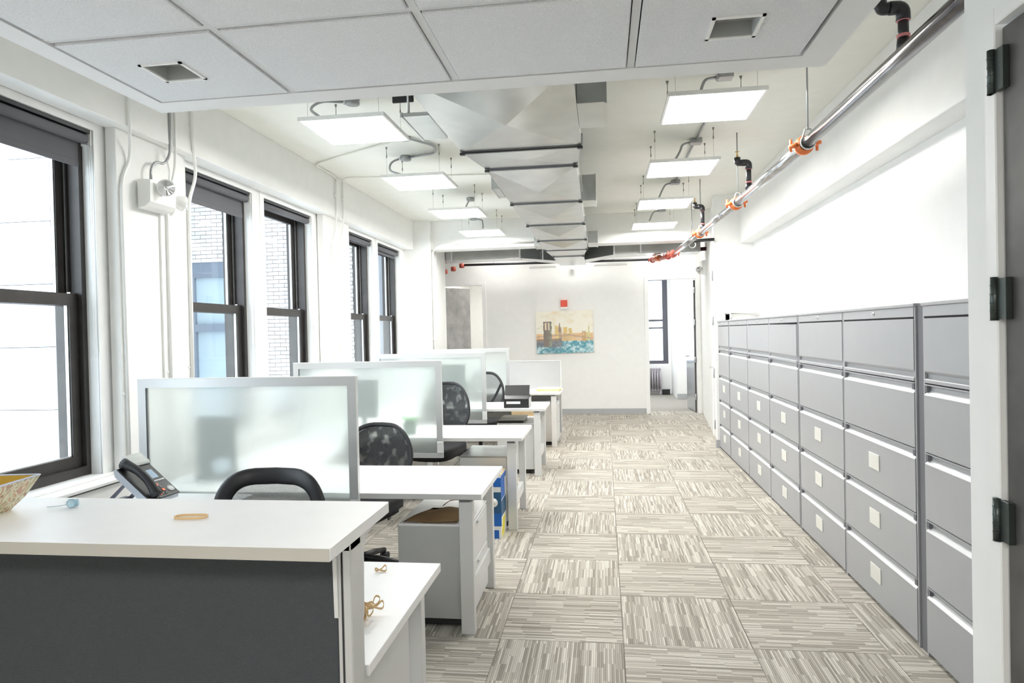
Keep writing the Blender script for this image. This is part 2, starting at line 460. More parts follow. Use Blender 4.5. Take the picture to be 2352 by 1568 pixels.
# rooms beyond the end wall
wo = S('wall_far_room', 'white walls of the rooms beyond the two end doors')
g = G(); g.box(-3.47, -.2, 16.9, 17.05, 0, 3.0); g.box(-.2, .55, 16.9, 17.05, 0, 3.0)
g.box(.55, 1.56, 16.9, 17.05, 0, .74); g.box(.55, 1.56, 16.9, 17.05, 2.84, 3.0); g.box(1.56, 2.4, 16.9, 17.05, 0, 3.0)
g.box(-3.47, 2.4, YE + .12, 17.05, 3.0, 3.1)
g.box(-.26, -.2, YE + .12, 16.9, 0, 3.0); g.box(-2.05, -1.95, YE + .12, 16.9, 0, 3.0)
g.obj('wall_panel', wall_m, wo)
bx('pillar', wall_m, wo, 1.63, 2.4, 15.6, 16.9, 0, 3.0)
bx('baseboard', base_m, wo, 1.62, 2.3, 15.59, 15.6, .006, .12)

# baseboards
bb = S('baseboard_back', 'grey vinyl baseboard on the end wall')
bx('strip', base_m, bb, -2.22, .77, YE - .008, YE, .006, .108, .002)
bb = S('baseboard_right', 'grey vinyl base around the right pillar')
bx('strip', base_m, bb, 1.444, 1.452, 9.14, 9.23, .006, .11); bx('strip', base_m, bb, 1.444, 1.50, 9.132, 9.14, .006, .11)

# ------------------------------------------------------------------ windows
def window(n, ya, yb, lab):
    wdw = S('window_%d' % n, lab)
    xo, xi = -3.27, -3.09
    g = G(); j = .035
    g.box(xo, xi, ya, ya + j, ZS, ZH); g.box(xo, xi, yb - j, yb, ZS, ZH)
    g.box(xo, xi, ya + j, yb - j, ZH - .05, ZH); g.box(xo, xi, ya + j, yb - j, ZS, ZS + .055)
    g.box(-3.172, -3.165, ya + j, ya + j + .016, ZS + .055, ZH - .05); g.box(-3.172, -3.165, yb - j - .016, yb - j, ZS + .055, ZH - .05)
    g.obj('window_frame', bronze_m, wdw)
    def sash(name, x0, x1, z0, z1, br, tr):
        s_ = .062; g = G(); a, b_ = ya + j + .004, yb - j - .004
        g.box(x0, x1, a, a + s_, z0, z1); g.box(x0, x1, b_ - s_, b_, z0, z1)
        g.box(x0, x1, a + s_, b_ - s_, z0, z0 + br); g.box(x0, x1, a + s_, b_ - s_, z1 - tr, z1)
        o = g.obj(name, bronze_m, wdw)
        xm = (x0 + x1) / 2
        p = bx('pane', glass_m, o, xm - .002, xm + .002, a + s_, b_ - s_, z0 + br, z1 - tr)
        g = G()
        for yy in (a + s_, b_ - s_ - .006): g.box(xm - .010, xm + .010, yy, yy + .006, z0 + br, z1 - tr)
        g.box(xm - .010, xm + .010, a + s_, b_ - s_, z0 + br, z0 + br + .006)
        g.obj('glazing_bead', track_m, o)
        return o
    sash('upper_sash', -3.225, -3.190, 1.79, ZH - .045, .05, .05)
    sash('lower_sash', -3.160, -3.120, ZS + .05, 1.862, .07, .072)
    bx('sash_track', track_m, wdw, -3.183, -3.166, yb - j - .012, yb - j, 1.862, ZH - .05)
    bx('sash_lock', chrome_m, wdw, -3.15, -3.13, yb - j - .045, yb - j - .02, 1.862, 1.87)
    g = G()
    g.box(-3.29, -3.27, ya - .02, ya + .012, ZS, ZH); g.box(-3.29, -3.27, yb - .012, yb + .02, ZS, ZH)
    g.obj('outer_stop', bronze_m, wdw)
    g = G(); g.box(XW - .002, XW + .008, ya - .07, ya, ZS, ZH + .07); g.box(XW - .002, XW + .008, yb, yb + .07, ZS, ZH + .07)
    g.box(XW - .002, XW + .008, ya, yb, ZH, ZH + .045)
    g.obj('casing', trim_m, wdw)
    return wdw
labs = ['unseen window beside the counter, added for its daylight', 'nearest dark framed sash window beside the counter', 'second sash window, left of its pair, looking onto brick',
        'third sash window, right of its pair', 'fourth sash window, left of the far pair', 'farthest dark framed sash window by the end pillar']
for i, (a, b_) in enumerate(OPEN): window(i + 1, a, b_, labs[i])
# sills per bay
for n, (a, b_) in enumerate(((1.36, 3.785), (4.495, 6.88), (7.625, 10.075))):
    t = S('trim_%d' % (n + 1), 'worn white window sill board')
    bx('stool', trim_m, t, -3.14, -2.885, a, b_, .735, .757, .004)
    bx('upper_ledge', trim_m, t, -3.13, -2.99, a, b_, .757, .776, .004)
    bx('apron', wall_m, t, -3.02, -2.905, a, b_, .0, .727)
    bx('dark_gap', mat('sill_gap', (.12, .115, .11), .9), t, -3.02, -2.90, a, b_, .726, .735)
# window of the far room
wdw = S('window_7', 'bright window of the room beyond the right end door')
g = G(); g.box(.55, .60, 16.92, 17.0, .74, 2.84); g.box(1.44, 1.56, 16.92, 17.0, .74, 2.84)
g.box(.6, 1.44, 16.92, 17.0, .74, .82); g.box(.6, 1.44, 16.92, 17.0, 2.78, 2.84); g.box(.6, 1.44, 16.92, 17.0, 1.78, 1.83); g.box(.6, 1.44, 16.92, 17.0, 1.60, 1.64)
g.obj('window_frame', mat('far_frame', (.09, .09, .11), .5), wdw)
bx('pane', glass_m, wdw, .6, 1.44, 16.955, 16.96, .82, 2.78)
# roller blinds
def blind(ya, yb, drop, lab):
    t = E('roller_blind', ((-3.055), (ya + yb) / 2, ZH), lab, 'blind', 'grey roller blinds over the windows')
    h = (yb - ya) / 2 - .006
    bx('head_rail', iron_m, t, -.035, .03, -h, h, -.022, -.002)
    G().cyl((0, -h + .02, -.055), (0, h - .02, -.055), .030, n=20).obj('roller', blind_m, t)
    for sgn in (-1, 1):
        G().box(-.034, .034, sgn * h - .007, sgn * h + .002, -.092, -.002, .002).obj('end_bracket', white_m, t)
    if drop:
        g = G(); g.box(-.030, -.0285, -h + .035, h - .035, -.055 - drop, -.045); g.obj('fabric', blind_m, t)
        g = G(); g.box(-.034, -.025, -h + .035, h - .035, -.055 - drop - .004, -.055 - drop + .034, .002); g.obj('hem_bar', blind_m, t)
    zc = -.75 - ZH + 1.9
    g = G(); yy = h - .012
    g.tube([(.02, yy, -.06), (.022, yy, -1.32), (.03, yy, -1.36), (.034, yy, -1.32), (.034, yy, -.06)], .0022, 6)
    g.obj('bead_chain', white_m, t)
    return t
blind(*OPEN[0], .17, 'grey roller blind partly lowered at the window beside the viewpoint')
blind(*OPEN[1], .165, 'grey roller blind partly lowered over the nearest big window')
blind(*OPEN[2], .165, 'grey roller blind partly lowered on the second window, beside the emergency light')
blind(*OPEN[3], 0, 'grey roller blind fully rolled up above the third window')
blind(*OPEN[4], .035, 'grey roller blind rolled up above the fourth window, left of the far pair')
blind(*OPEN[5], .065, 'grey roller blind above the farthest window by the end pillar')

# ------------------------------------------------------------------ doors
def hinge(parent, x, y, z, fx=-1, s_=1, m=hinge_m):
    g = G(); g.cyl((x, y, z - .055 * s_), (x, y, z + .055 * s_), .008 * s_, n=10)
    g.box(x - .003 * s_, x + .003 * s_, y - .035 * s_, y + .03 * s_, z - .05 * s_, z + .05 * s_)
    return g.obj('hinge', m, parent)
def frame_y(parent, x0, x1, z1, y0, y1, fw, m=trim_m):
    g = G(); g.box(x0 - fw, x0, y0, y1, 0, z1 + fw); g.box(x1, x1 + fw, y0, y1, 0, z1 + fw); g.box(x0, x1, y0, y1, z1, z1 + fw)
    return g.obj('door_frame', m, parent)
d1 = S('door_1', 'left end doorway with a grey veneer door ajar')
frame_y(d1, -3.19, -2.31, 2.51, YE - .015, YE + .135, .07)
mt = Matrix.Translation((-3.17, 13.0, 0)) @ Matrix.Rotation(math.radians(60), 4, 'Z')
G().box(0, .86, -.02, .02, .01, 2.50, .002, mt).obj('leaf', stone_m, d1)
G().box(.78, .80, -.05, .05, 1.0, 1.02, .003, mt).obj('handle', chrome_m, d1)
d2 = S('door_2', 'right end doorway with a glossy grey door standing open')
frame_y(d2, .84, 1.71, 2.51, YE - .015, YE + .135, .07)
mt = Matrix.Translation((1.70, 13.01, 0)) @ Matrix.Rotation(math.radians(93), 4, 'Z')
G().box(0, .86, -.022, .022, .02, 2.49, .002, mt).obj('leaf', mat('glossy_grey_door', (.42, .45, .47), .18, metal=.5), d2)
G().box(-.003, -.001, -.022, .022, .02, 2.49, 0, mt).obj('leaf_edge', mat('door_edge', (.10, .09, .09), .5), d2)
g = G(); g.box(.78, .80, .022, .07, 1.03, 1.05, 0, mt); g.box(.68, .80, .06, .075, 1.03, 1.05, .003, mt); g.lathe([(.025, 0), (.025, .01)], (0, 0, 0), 12, mt @ Matrix.Translation((.79, .03, 1.04)) @ Matrix.Rotation(-PI / 2, 4, 'X'))
g.obj('handle', chrome_m, d2)
for z in (.3, 1.0, 1.7, 2.3): hinge(d2, 1.69, 12.99, z, m=chrome_m)
d3 = S('door_3', 'closed white door in the right wall past the cabinets')
mt = Matrix.Translation((1.500, 9.285, 0)) @ Matrix.Rotation(math.radians(-5.0), 4, 'Z')
G().box(.0, .04, 0, .93, .02, 2.40, .002, mt).obj('leaf', trim_m, d3)
g = G(); g.box(-.012, .05, -.05, 0, 0, 2.45, 0, mt); g.box(-.012, .05, .93, .98, 0, 2.45, 0, mt); g.box(-.012, .05, 0, .93, 2.40, 2.45, 0, mt); g.obj('door_frame', trim_m, d3)
g = G(); g.box(-.05, 0, .84, .86, 1.0, 1.02, 0, mt); g.box(-.055, -.04, .74, .86, 1.0, 1.02, .002, mt); g.obj('handle', chrome_m, d3)
for z in (.30, .98, 1.68, 2.27): hinge(d3, 1.446, 9.262, z, m=conduit_m, s_=1.15)
d4 = S('door_4', 'dark grey metal door with hinges at the right edge')
g = G(); g.box(.985, 1.16, 1.852, 1.90, 0, 2.36, .003); g.box(.985, 1.16, .80, .85, 0, 2.36, .003); g.box(.985, 1.16, .85, 1.852, 2.315, 2.36, .003)
g.obj('door_frame', white_m, d4)
bx('leaf', door_m, d4, 1.0, 1.045, .86, 1.846, .02, 2.305, .003)
for z in (.52, 1.07, 1.63, 2.20):
    g = G(); g.cyl((.982, 1.860, z - .055), (.982, 1.860, z + .055), .010, n=12)
    for q in range(5): g.cyl((.982, 1.860, z - .055 + .022 * q), (.982, 1.860, z - .053 + .022 * q), .0108, n=12)
    g.box(.984, .9995, 1.815, 1.858, z - .052, z + .052, .001); g.obj('hinge', hinge_m, d4)
g = G(); g.cyl((1.0, .93, 1.02), (.94, .93, 1.02), .012); g.tube([(.945, .93, 1.02), (.945, 1.04, 1.02)], .01); g.obj('handle', chrome_m, d4)

# ------------------------------------------------------------------ ceiling lights
def led(x, y, lab, wx, wy, cabs):
    t = E('led_panel', (x, y, 3.03), lab, 'ceiling light', 'suspended square light panels')
    h = .302; k_ = .287
    g = G()
    for q in ((-h, h, -h, -k_), (-h, h, k_, h), (-h, -k_, -k_, k_), (k_, h, -k_, k_)): g.box(q[0], q[1], q[2], q[3], 0, .02)
    g.box(-h, h, -h, h, .02, .026); g.obj('frame', white_m, t)
    bx('diffuser', diff_m, t, -k_, k_, -k_, k_, .004, .012)
    bx('driver_box', frame_m, t, -.14, .10, -.10, .02, .026, .055, .003)
    for sx in (-1, 1):
        for sy in (-1, 1):
            g = G(); g.tube([(sx * .25, sy * .25, .026), (sx * .25, sy * .25, .20)], .0010, 5)
            g.lathe([(.003, .19), (.006, .20), (.005, .215), (.003, .22), (.0025, .265), (.010, .286), (.010, .29)], (sx * .25, sy * .25, 0), 8)
            g.obj('suspension_cable', mat('cable_steel', (.30, .29, .25), .4, metal=.5), t)
    return t
LY = [4.64, 6.335, 8.06, 9.70]
names = ['nearest', 'second', 'third', 'farthest']
for i, y in enumerate(LY):
    led(-1.715, y, '%s lit square panel light on the window side of the duct' % names[i], 0, 0, 0)
for i, y in enumerate(LY):
    led(.73, y, '%s lit square panel light on the sprinkler pipe side' % names[i], 0, 0, 0)
# junction boxes with whips
def jbox(x, y, pts, lab, rnd=True):
    t = E('junction_box', (x, y, ZC), lab, 'junction box', 'junction boxes on the ceiling')
    if rnd: G().lathe([(.052, 0), (.052, -.038), (.050, -.042)], n=18).obj('box', conduit_m, t)
    else: G().box(-.05, .05, -.05, .05, -.045, 0, .004).obj('box', conduit_m, t)
    g = G(); P = [V(p) - V((x, y, ZC)) for p in pts]
    g.tube(P, .010, 8, fil=.12, fs=8); g.obj('flexible_whip', conduit_m, t)
    g = G(); d = P[0].normalized(); g.cyl(P[0] - d * .012, P[0] + d * .02, .016, n=10); g.obj('connector', frame_m, t)
jbox(-1.80, 4.80, [(-1.85, 4.80, 3.30), (-2.02, 4.74, 3.32 - .02), (-2.08, 4.66, 3.22), (-1.90, 4.58, 3.085)], 'round junction box above the nearest window-side light')
jbox(-1.88, 6.42, [(-1.93, 6.42, 3.30), (-2.02, 6.38, 3.26), (-2.02, 6.32, 3.16), (-1.82, 6.28, 3.085)], 'round junction box above the second window-side light')
jbox(.86, 4.80, [(.81, 4.80, 3.29), (.72, 4.76, 3.27), (.68, 4.66, 3.18), (.66, 4.60, 3.085)], 'junction box above the nearest pipe-side light', False)
jbox(.88, 6.42, [(.83, 6.42, 3.29), (.75, 6.38, 3.27), (.72, 6.30, 3.18), (.66, 6.27, 3.085)], 'junction box above the second pipe-side light', False)
jbox(.87, 8.14, [(.82, 8.14, 3.29), (.75, 8.10, 3.27), (.70, 8.0, 3.18), (.66, 7.97, 3.085)], 'junction box above the third pipe-side light', False)
jbox(.87, 9.98, [(.82, 9.98, 3.29), (.75, 9.90, 3.27), (.70, 9.7, 3.18), (.66, 9.67, 3.085)], 'junction box above the farthest pipe-side light', False)
jbox(-1.66, 8.55, [(-1.66, 8.50, 3.29), (-1.66, 8.42, 3.25), (-1.66, 8.20, 3.12), (-1.66, 8.10, 3.085)], 'junction box above the third window-side light')
jbox(-1.90, 9.97, [(-1.85, 9.97, 3.29), (-1.76, 9.95, 3.27), (-1.72, 9.80, 3.14), (-1.72, 9.70, 3.085)], 'junction box above the farthest window-side light', False)
g = G(); g.tube([(-1.70, 5.80, ZC), (-1.70, 5.80, ZC - .03)], .045, 14); o = g.obj('junction_box', conduit_m)
tag(o, 'small junction box beside the nearest window-side light', 'junction box', 'junction boxes on the ceiling')

# conduits on ceiling and pillars
def conduit(pts, r, lab, m=white_m, clips=(), fil=.07, grp='surface mounted conduits'):
    o = E('conduit', pts[0], lab, 'conduit', grp); P = [V(p) - V(pts[0]) for p in pts]
    G().tube(P, r, 8, fil=fil).obj('pipe_run', m, o)
    for c in clips:
        c = V(c) - V(pts[0]); G().box(c.x - .012, c.x + .006, c.y - .028, c.y + .028, c.z - .010, c.z + .010, .003).obj('strap', m, o)
    return o
conduit([(-2.848, 3.79, 3.31), (-2.848, 3.80, 2.90), (-2.925, 3.90, 2.72), (-2.927, 3.815, 2.56), (-2.927, 3.82, .76)], .010, 'white conduit on the near edge of the first pillar', clips=[(-2.94, 3.82, 1.25)])
conduit([(-2.848, 4.245, 3.31), (-2.848, 4.25, 2.90), (-2.915, 4.33, 2.74), (-2.912, 4.235, 2.50), (-2.912, 4.225, .5)], .010, 'white conduit behind the emergency light on the first pillar', clips=[(-2.925, 4.225, 1.36)])
conduit([(-2.848, 4.43, 3.31), (-2.848, 4.45, 2.92), (-2.91, 4.57, 2.76), (-2.91, 4.475, 2.56), (-2.91, 4.462, .5)], .012, 'white conduit at the far edge of the first pillar', clips=[(-2.925, 4.462, 1.38)])
conduit([(-2.848, 7.03, 3.29), (-2.848, 7.04, 2.90), (-2.915, 7.16, 2.75), (-2.925, 7.06, 2.55), (-2.925, 7.05, .5)], .010, 'left white conduit on the second pillar', clips=[(-2.94, 7.05, 1.40), (-2.85, 7.04, 3.1)])
conduit([(-2.848, 7.23, 3.29), (-2.848, 7.24, 2.90), (-2.915, 7.35, 2.75), (-2.925, 7.25, 2.55), (-2.925, 7.24, .5)], .010, 'right white conduit on the second pillar', clips=[(-2.94, 7.24, 1.40), (-2.85, 7.24, 3.1)])
conduit([(-2.848, 7.03, 3.29), (-2.84, 6.95, 3.305), (-2.84, 6.48, 3.305), (-2.70, 6.38, 3.305), (-1.74, 5.80, 3.305)], .009, 'thin conduit crossing the ceiling from the second pillar to the duct side', ceil_m)
conduit([(-2.848, 7.23, 3.29), (-2.78, 7.10, 3.308), (-2.0, 7.20, 3.308), (-1.0, 7.3, 3.308)], .007, 'thin conduit across the ceiling above the second window-side light', ceil_m)
conduit([(-1.66, 5.80, 3.30), (-1.50, 6.05, 3.30), (-1.55, 6.30, 3.30), (-1.84, 6.40, 3.30)], .011, 'grey curved conduit joining two round ceiling boxes', conduit_m)
conduit([(-2.598, 10.20, 3.31), (-2.598, 10.17, .5)], .012, 'left white conduit on the end pillar corner', clips=[(-2.605, 10.17, 1.5)])
conduit([(-2.60, 10.40, 3.30), (-2.595, 10.40, .5)], .009, 'right white conduit on the end pillar', clips=[(-2.605, 10.40, 1.5)])
conduit([(-2.585, 10.155, .5), (-2.585, 10.155, 2.87), (-2.45, 10.155, 2.96), (-1.0, 10.155, 2.93)], .013, 'white conduit bending onto the lower edge of the cross beam', fil=.12)
conduit([(.88, 5.1, 3.305), (.88, 6.35, 3.305)], .010, 'conduit between the first and second pipe-side ceiling boxes', conduit_m)
conduit([(.87, 6.6, 3.305), (.87, 8.1, 3.305)], .010, 'conduit between the second and third pipe-side ceiling boxes', conduit_m)
conduit([(-1.05, 3.66, 3.31), (-1.05, 3.66, 2.79)], .008, 'thin vertical rod at the left of the duct holding a dark plate', white_m)
o = bx('dark_plate', iron_m, None, -1.14, -1.02, 3.655, 3.668, 2.865, 2.92, .002); tag(o, 'small dark metal plate on the rod left of the duct', 'bracket')

# ------------------------------------------------------------------ air duct
du = E('air_duct', (-.52, 4.5, 2.78), 'large galvanized air duct with cross broken panels running down the ceiling', 'duct')
DZ = 2.78
def L_(p): return (V(p) - V((-.52, 4.5, 2.78)))
def dsec(name, xa0, xb0, y0, xa1, xb1, y1, zt=.30, dip=.045, zb0=DZ, zb1=DZ):
    b = bmesh.new()
    q = [(xa0, y0, zb0), (xb0, y0, zb0), (xb1, y1, zb1), (xa1, y1, zb1)]
    bot = [b.verts.new(L_(p)) for p in q]
    top = [b.verts.new(L_((p[0], p[1], DZ + zt))) for p in q]
    c = b.verts.new(L_(((xa0 + xb0 + xa1 + xb1) / 4, (y0 + y1) / 2, (zb0 + zb1) / 2 - dip)))
    for i in range(4): b.faces.new((bot[i], bot[(i + 1) % 4], c)); b.faces.new((bot[i], top[i], top[(i + 1) % 4], bot[(i + 1) % 4]))
    b.faces.new(top)
    g = G(); g._merge(b); return g.obj(name, galv_m, du)
dsec('duct_section', -.925, -.125, 2.55, -.915, -.12, 3.10, dip=.01)
dsec('duct_section', -.93, -.118, 3.10, -.912, -.12, 4.43)
dsec('duct_transition', -.912, -.12, 4.45, -.835, -.17, 4.93, dip=.008)
dsec('duct_section', -.835, -.172, 4.95, -.835, -.18, 6.29)
dsec('duct_section', -.835, -.18, 6.31, -.835, -.188, 7.60)
dsec('duct_section', -.835, -.188, 7.62, -.84, -.20, 8.90)
dsec('duct_section', -.84, -.20, 8.92, -.84, -.21, 9.98)
dsec('duct_transition', -.84, -.21, 10.0, -.785, -.29, 10.82, dip=.004, zt=.09)
dsec('duct_section', -.785, -.29, 10.84, -.76, -.29, 12.35, dip=.004)
for (xa, xb, y) in ((-.925, -.11, 4.44), (-.845, -.160, 4.94), (-.845, -.170, 6.30), (-.845, -.178, 7.61), (-.85, -.19, 8.91), (-.85, -.20, 9.99), (-.79, -.28, 10.83)):
    g = G(); c = L_((xa, y, DZ)); dxx = xb - xa
    g.box(c.x, c.x + dxx, c.y - .008, c.y + .006, -.016, .0); g.box(c.x, c.x + .012, c.y - .008, c.y + .006, 0, .08)
    g.box(c.x + dxx - .012, c.x + dxx, c.y - .008, c.y + .006, 0, .08)
    g.obj('joint_flange', galv_m, du)
    g = G(); g.box(c.x, c.x + .035, c.y - .014, c.y + .010, -.018, -.004); g.box(c.x + dxx - .035, c.x + dxx, c.y - .014, c.y + .010, -.018, -.004); g.obj('corner_clip', iron_m, du)
    g = G(); g.box(c.x + .01, c.x + dxx - .01, c.y - .0125, c.y - .0085, -.010, -.002); g.obj('joint_shadow_seal', cabd_m if y > 4.5 else iron_m, du)  # dark strip painting the shadow line along the joint
def tap(x0, x1, y0, y1, zt, m=galv_m):
    a = L_((x0, y0, DZ)); b2 = L_((x1, y1, DZ))
    o = G().box(a.x, b2.x, a.y, b2.y, 0, zt, .002).obj('side_tap', m, du)
    g = G(); e = .012
    if x0 > -.5: g.box(b2.x - .006, b2.x + .006, a.y - .004, b2.y + .004, -.005, zt + .004)
    else: g.box(a.x - .006, a.x + .006, a.y - .004, b2.y + .004, -.005, zt + .004)
    g.obj('tap_flange', galv_m, du)
tap(-.118, .035, 3.62, 4.06, .28); tap(-.170, -.05, 6.30, 6.62, .24); tap(-.19, -.06, 9.3, 9.78, .16)
tap(-1.085, -.93, 3.64, 4.10, .02); tap(-.90, -.84, 5.6, 6.0, .20); tap(-.93, -.84, 9.4, 9.8, .16)
# branches beyond the cross beam
g = G(); c0 = V((-.52, 4.5))
def P2(l): return [(a - c0.x, b - c0.y) for a, b in l]
g.prism(P2([(-3.3, 11.12), (-1.35, 11.12), (-1.35, 11.55), (-3.3, 11.55)]), 'z', .03, .36); g.obj('side_branch', galv_m, du)
g = G(); g.prism(P2([(-1.34, 11.12), (-.77, 11.75), (-.77, 12.3), (-1.34, 11.55)]), 'z', .03, .34); g.obj('wye_branch', galv_m, du)
g = G(); g.prism(P2([(.20, 11.12), (1.56, 11.12), (1.56, 11.55), (.20, 11.55)]), 'z', .03, .36); g.obj('side_branch', galv_m, du)
g = G(); g.prism(P2([(-.29, 11.75), (.19, 11.12), (.19, 11.55), (-.29, 12.3)]), 'z', .03, .34); g.obj('wye_branch', galv_m, du)
for x in (-2.5, -1.35, -1.0, .195, .62, 1.3):
    yy = 11.11 if x != -1.0 else 11.46
    g = G(); a = L_((x, yy, DZ)); g.box(a.x - .012, a.x + .012, a.y - .008, a.y + .01, .02, .37); g.obj('branch_flange', frame_m, du)

# ------------------------------------------------------------------ sprinkler main
PZ = 2.70
sp_ = E('sprinkler_pipe', (1.26, 2.0, PZ), 'long dark steel sprinkler pipe with orange couplings under the ceiling', 'pipe')
def LP(p): return V(p) - V((1.26, 2.0, PZ))
PT = [(1.275, 2.03, PZ), (1.27, 2.6, PZ), (1.262, 4.44, PZ), (1.215, 6.37, PZ), (1.15, 8.23, PZ), (1.05, 10.3, PZ)]
for a, b_ in zip(PT[1:], PT[2:]):
    pass
G().tube([LP(p) for p in PT[:3]], .0365, 20).obj('pipe_length', pipe_m, sp_)
for i in range(2, 5): G().tube([LP(PT[i]), LP(PT[i + 1])], .036 if i < 3 else .034, 20).obj('pipe_length', pipe_m if i < 2 else mat('bright_steel_pipe', (.52, .52, .53), .18, metal=.95, var=.15), sp_)
def coupling(p, d, m=orange_m, s_=1):
    p = LP(p); d = V(d).normalized(); g = G()
    g.cyl(p - d * .032 * s_, p + d * .032 * s_, .052 * s_, n=18)
    g.cyl(p - d * .016 * s_, p + d * .016 * s_, .058 * s_, n=18)
    u = d.cross(V((0, 0, 1))).normalized()
    for sg in (-1, 1):
        g.cyl(p + u * sg * .045 * s_ - d * .02 * s_, p + u * sg * .095 * s_ - d * .02 * s_ + V((0, 0, .012 * sg)), .018 * s_, .012 * s_, n=8)
        g.cyl(p + u * sg * .078 * s_ + V((0, 0, -.035 * s_)), p + u * sg * .078 * s_ + V((0, 0, .04 * s_)), .009 * s_, n=8)
    return g.obj('coupling', m, sp_)
for i in (2, 3, 4): coupling(PT[i], V(PT[i]) - V(PT[i - 1]))
coupling(PT[5], V(PT[5]) - V(PT[4]), redpipe_m)
def riser(i, x, y, h, dx):
    g = G(); g.cyl(LP((x, y, PZ + .02)), LP((x, y, PZ + .07)), .030, .024, n=14); g.obj('tee', iron_m, sp_)
    g = G(); g.tube([LP((x, y, PZ + .06)), LP((x, y, PZ + h))], .021, 12); g.obj('riser_pipe', iron_m, sp_)
    g = G(); g.tube([LP((x, y, PZ + h - .01)), LP((x, y, PZ + h + .045)), LP((x - .055, y, PZ + h + .045))], .028, 14, fil=.045)
    g.tube([LP((x - dx + .035, y, PZ + h + .045)), LP((x - dx, y, PZ + h + .045)), LP((x - dx, y, PZ + h + .09))], .026, 14, fil=.035); g.obj('elbow', iron_m, sp_)
    G().cyl(LP((x - .05, y, PZ + h + .045)), LP((x - dx + .03, y, PZ + h + .045)), .020, n=12).obj('nipple', pinkband_m, sp_)
    for zz in (.075, h - .012): G().cyl(LP((x, y, PZ + zz)), LP((x, y, PZ + zz + .012)), .026, n=12).obj('sealant_band', pinkband_m, sp_)
    g = G(); q = LP((x - dx, y, PZ + h + .09)); g.lathe([(.010, 0), (.010, .02), (.005, .024), (.005, .045), (.018, .047), (.018, .05)], q, 10); g.obj('sprinkler_head', brass_m, sp_)
riser(0, 1.272, 3.05, .155, .09); riser(1, 1.222, 5.85, .20, .09); riser(2, 1.16, 8.05, .24, .085)
for (x, y) in ((1.264, 4.36), (1.217, 6.29), (1.152, 8.15), (1.20, 9.3)):
    g = G(); g.tube([LP((x, y, PZ + .085)), LP((x, y, ZC))], .0055, 8); g.obj('hanger_rod', conduit_m, sp_)
    g = G(); pts = [LP((x + .042 * math.sin(a), y, PZ + .042 * math.cos(a) if abs(a) > .4 else PZ + .08)) for a in [k * PI / 8 - PI for k in range(17)]]
    g.tube(pts, .006, 6); g.obj('hanger_ring', alu_m, sp_)
# valves and fittings at the far end
g = G(); g.tube([LP(p) for p in ((1.05, 10.3, PZ), (1.0, 11.0, 2.72), (.88, 11.6, 2.76), (.88, 12.3, 2.82))], .034, 14, fil=.12); g.obj('pipe_length', redpipe_m, sp_)
coupling((1.02, 10.75, 2.712), (-.05, .8, .03), redpipe_m, .9); coupling((.93, 11.35, 2.75), (-.2, .8, .1), orange_m, .9); coupling((.88, 12.1, 2.80), (0, 1, .05), redpipe_m, .9)
g = G(); g.tube([LP((1.10, 9.1, 2.72)), LP((1.452, 9.1, 2.735))], .022, 10); g.obj('branch_pipe', iron_m, sp_)
g = G(); g.tube([LP((1.10, 11.2, 2.84)), LP((1.70, 11.2, 2.86))], .032, 10); g.obj('branch_pipe', mat('maroon_pipe', (.06, .015, .025), .3, metal=.4), sp_)
fp = E('fire_pipe', (-.8, 12.4, 2.86), 'thin black pipe along the top of the end wall with red fittings', 'pipe')
def LF(p): return V(p) - V((-.8, 12.4, 2.86))
G().tube([LF((-2.55, 12.4, 2.86)), LF((.88, 12.4, 2.84))], .022, 12).obj('pipe_length', iron_m, fp)
for p in ((-2.60, 12.4, 2.85), (-2.75, 12.35, 2.79), (-2.9, 12.3, 2.74)):
    q = LF(p); G().lathe([(.02, -.045), (.05, -.035), (.05, .035), (.02, .045)], q, 12).obj('coupling', redpipe_m, fp)
for x in (-2.0, -.4, .2): G().tube([LF((x, 12.4, 2.83)), LF((x, 12.4, ZC))], .006, 6).obj('hanger_rod', white_m, fp)
lp_ = bx('light_fixture_strip', white_m, None, -1.35, -.85, 12.5, 12.6, 2.77, 2.81, .004); tag(lp_, 'slim white fixture high on the end wall left of the duct end', 'fixture', 'slim fixtures near the duct end')
lp_ = bx('light_fixture_strip', white_m, None, -.15, .45, 12.5, 12.6, 2.77, 2.81, .004); tag(lp_, 'slim white fixture high on the end wall right of the duct end', 'fixture', 'slim fixtures near the duct end')

# ------------------------------------------------------------------ filing cabinets
XC = 1.483
edges = [(2.42, 3.405), (3.483, 4.468), (4.471, 5.448), (5.468, 6.388), (6.391, 7.315), (7.318, 8.345), (8.375, 9.13)]
cl = ['nearest tall grey filing cabinet, cut off by the white door frame', 'second tall grey lateral filing cabinet, just past the dark gap',
      'third tall grey filing cabinet from the right', 'fourth tall grey filing cabinet, its top flap slightly crooked', 'fifth tall grey filing cabinet, middle of the far group',
      'sixth tall grey filing cabinet, second from the far pillar', 'last tall grey filing cabinet, against the far pillar']
drz = [(1.290, .973), (.968, .657), (.652, .341), (.336, .030)]
def prof_drawer(zt, zb):
    return [(0, zb), (0, zt - .052), (.010, zt - .040), (.017, zt - .033), (.019, zt - .012), (.012, zt - .007), (.001, zt - .006), (.001, zt), (.05, zt), (.05, zb)]
lab_off = {1: .50, 2: .515, 3: .48, 4: .46, 5: .455, 6: .43}
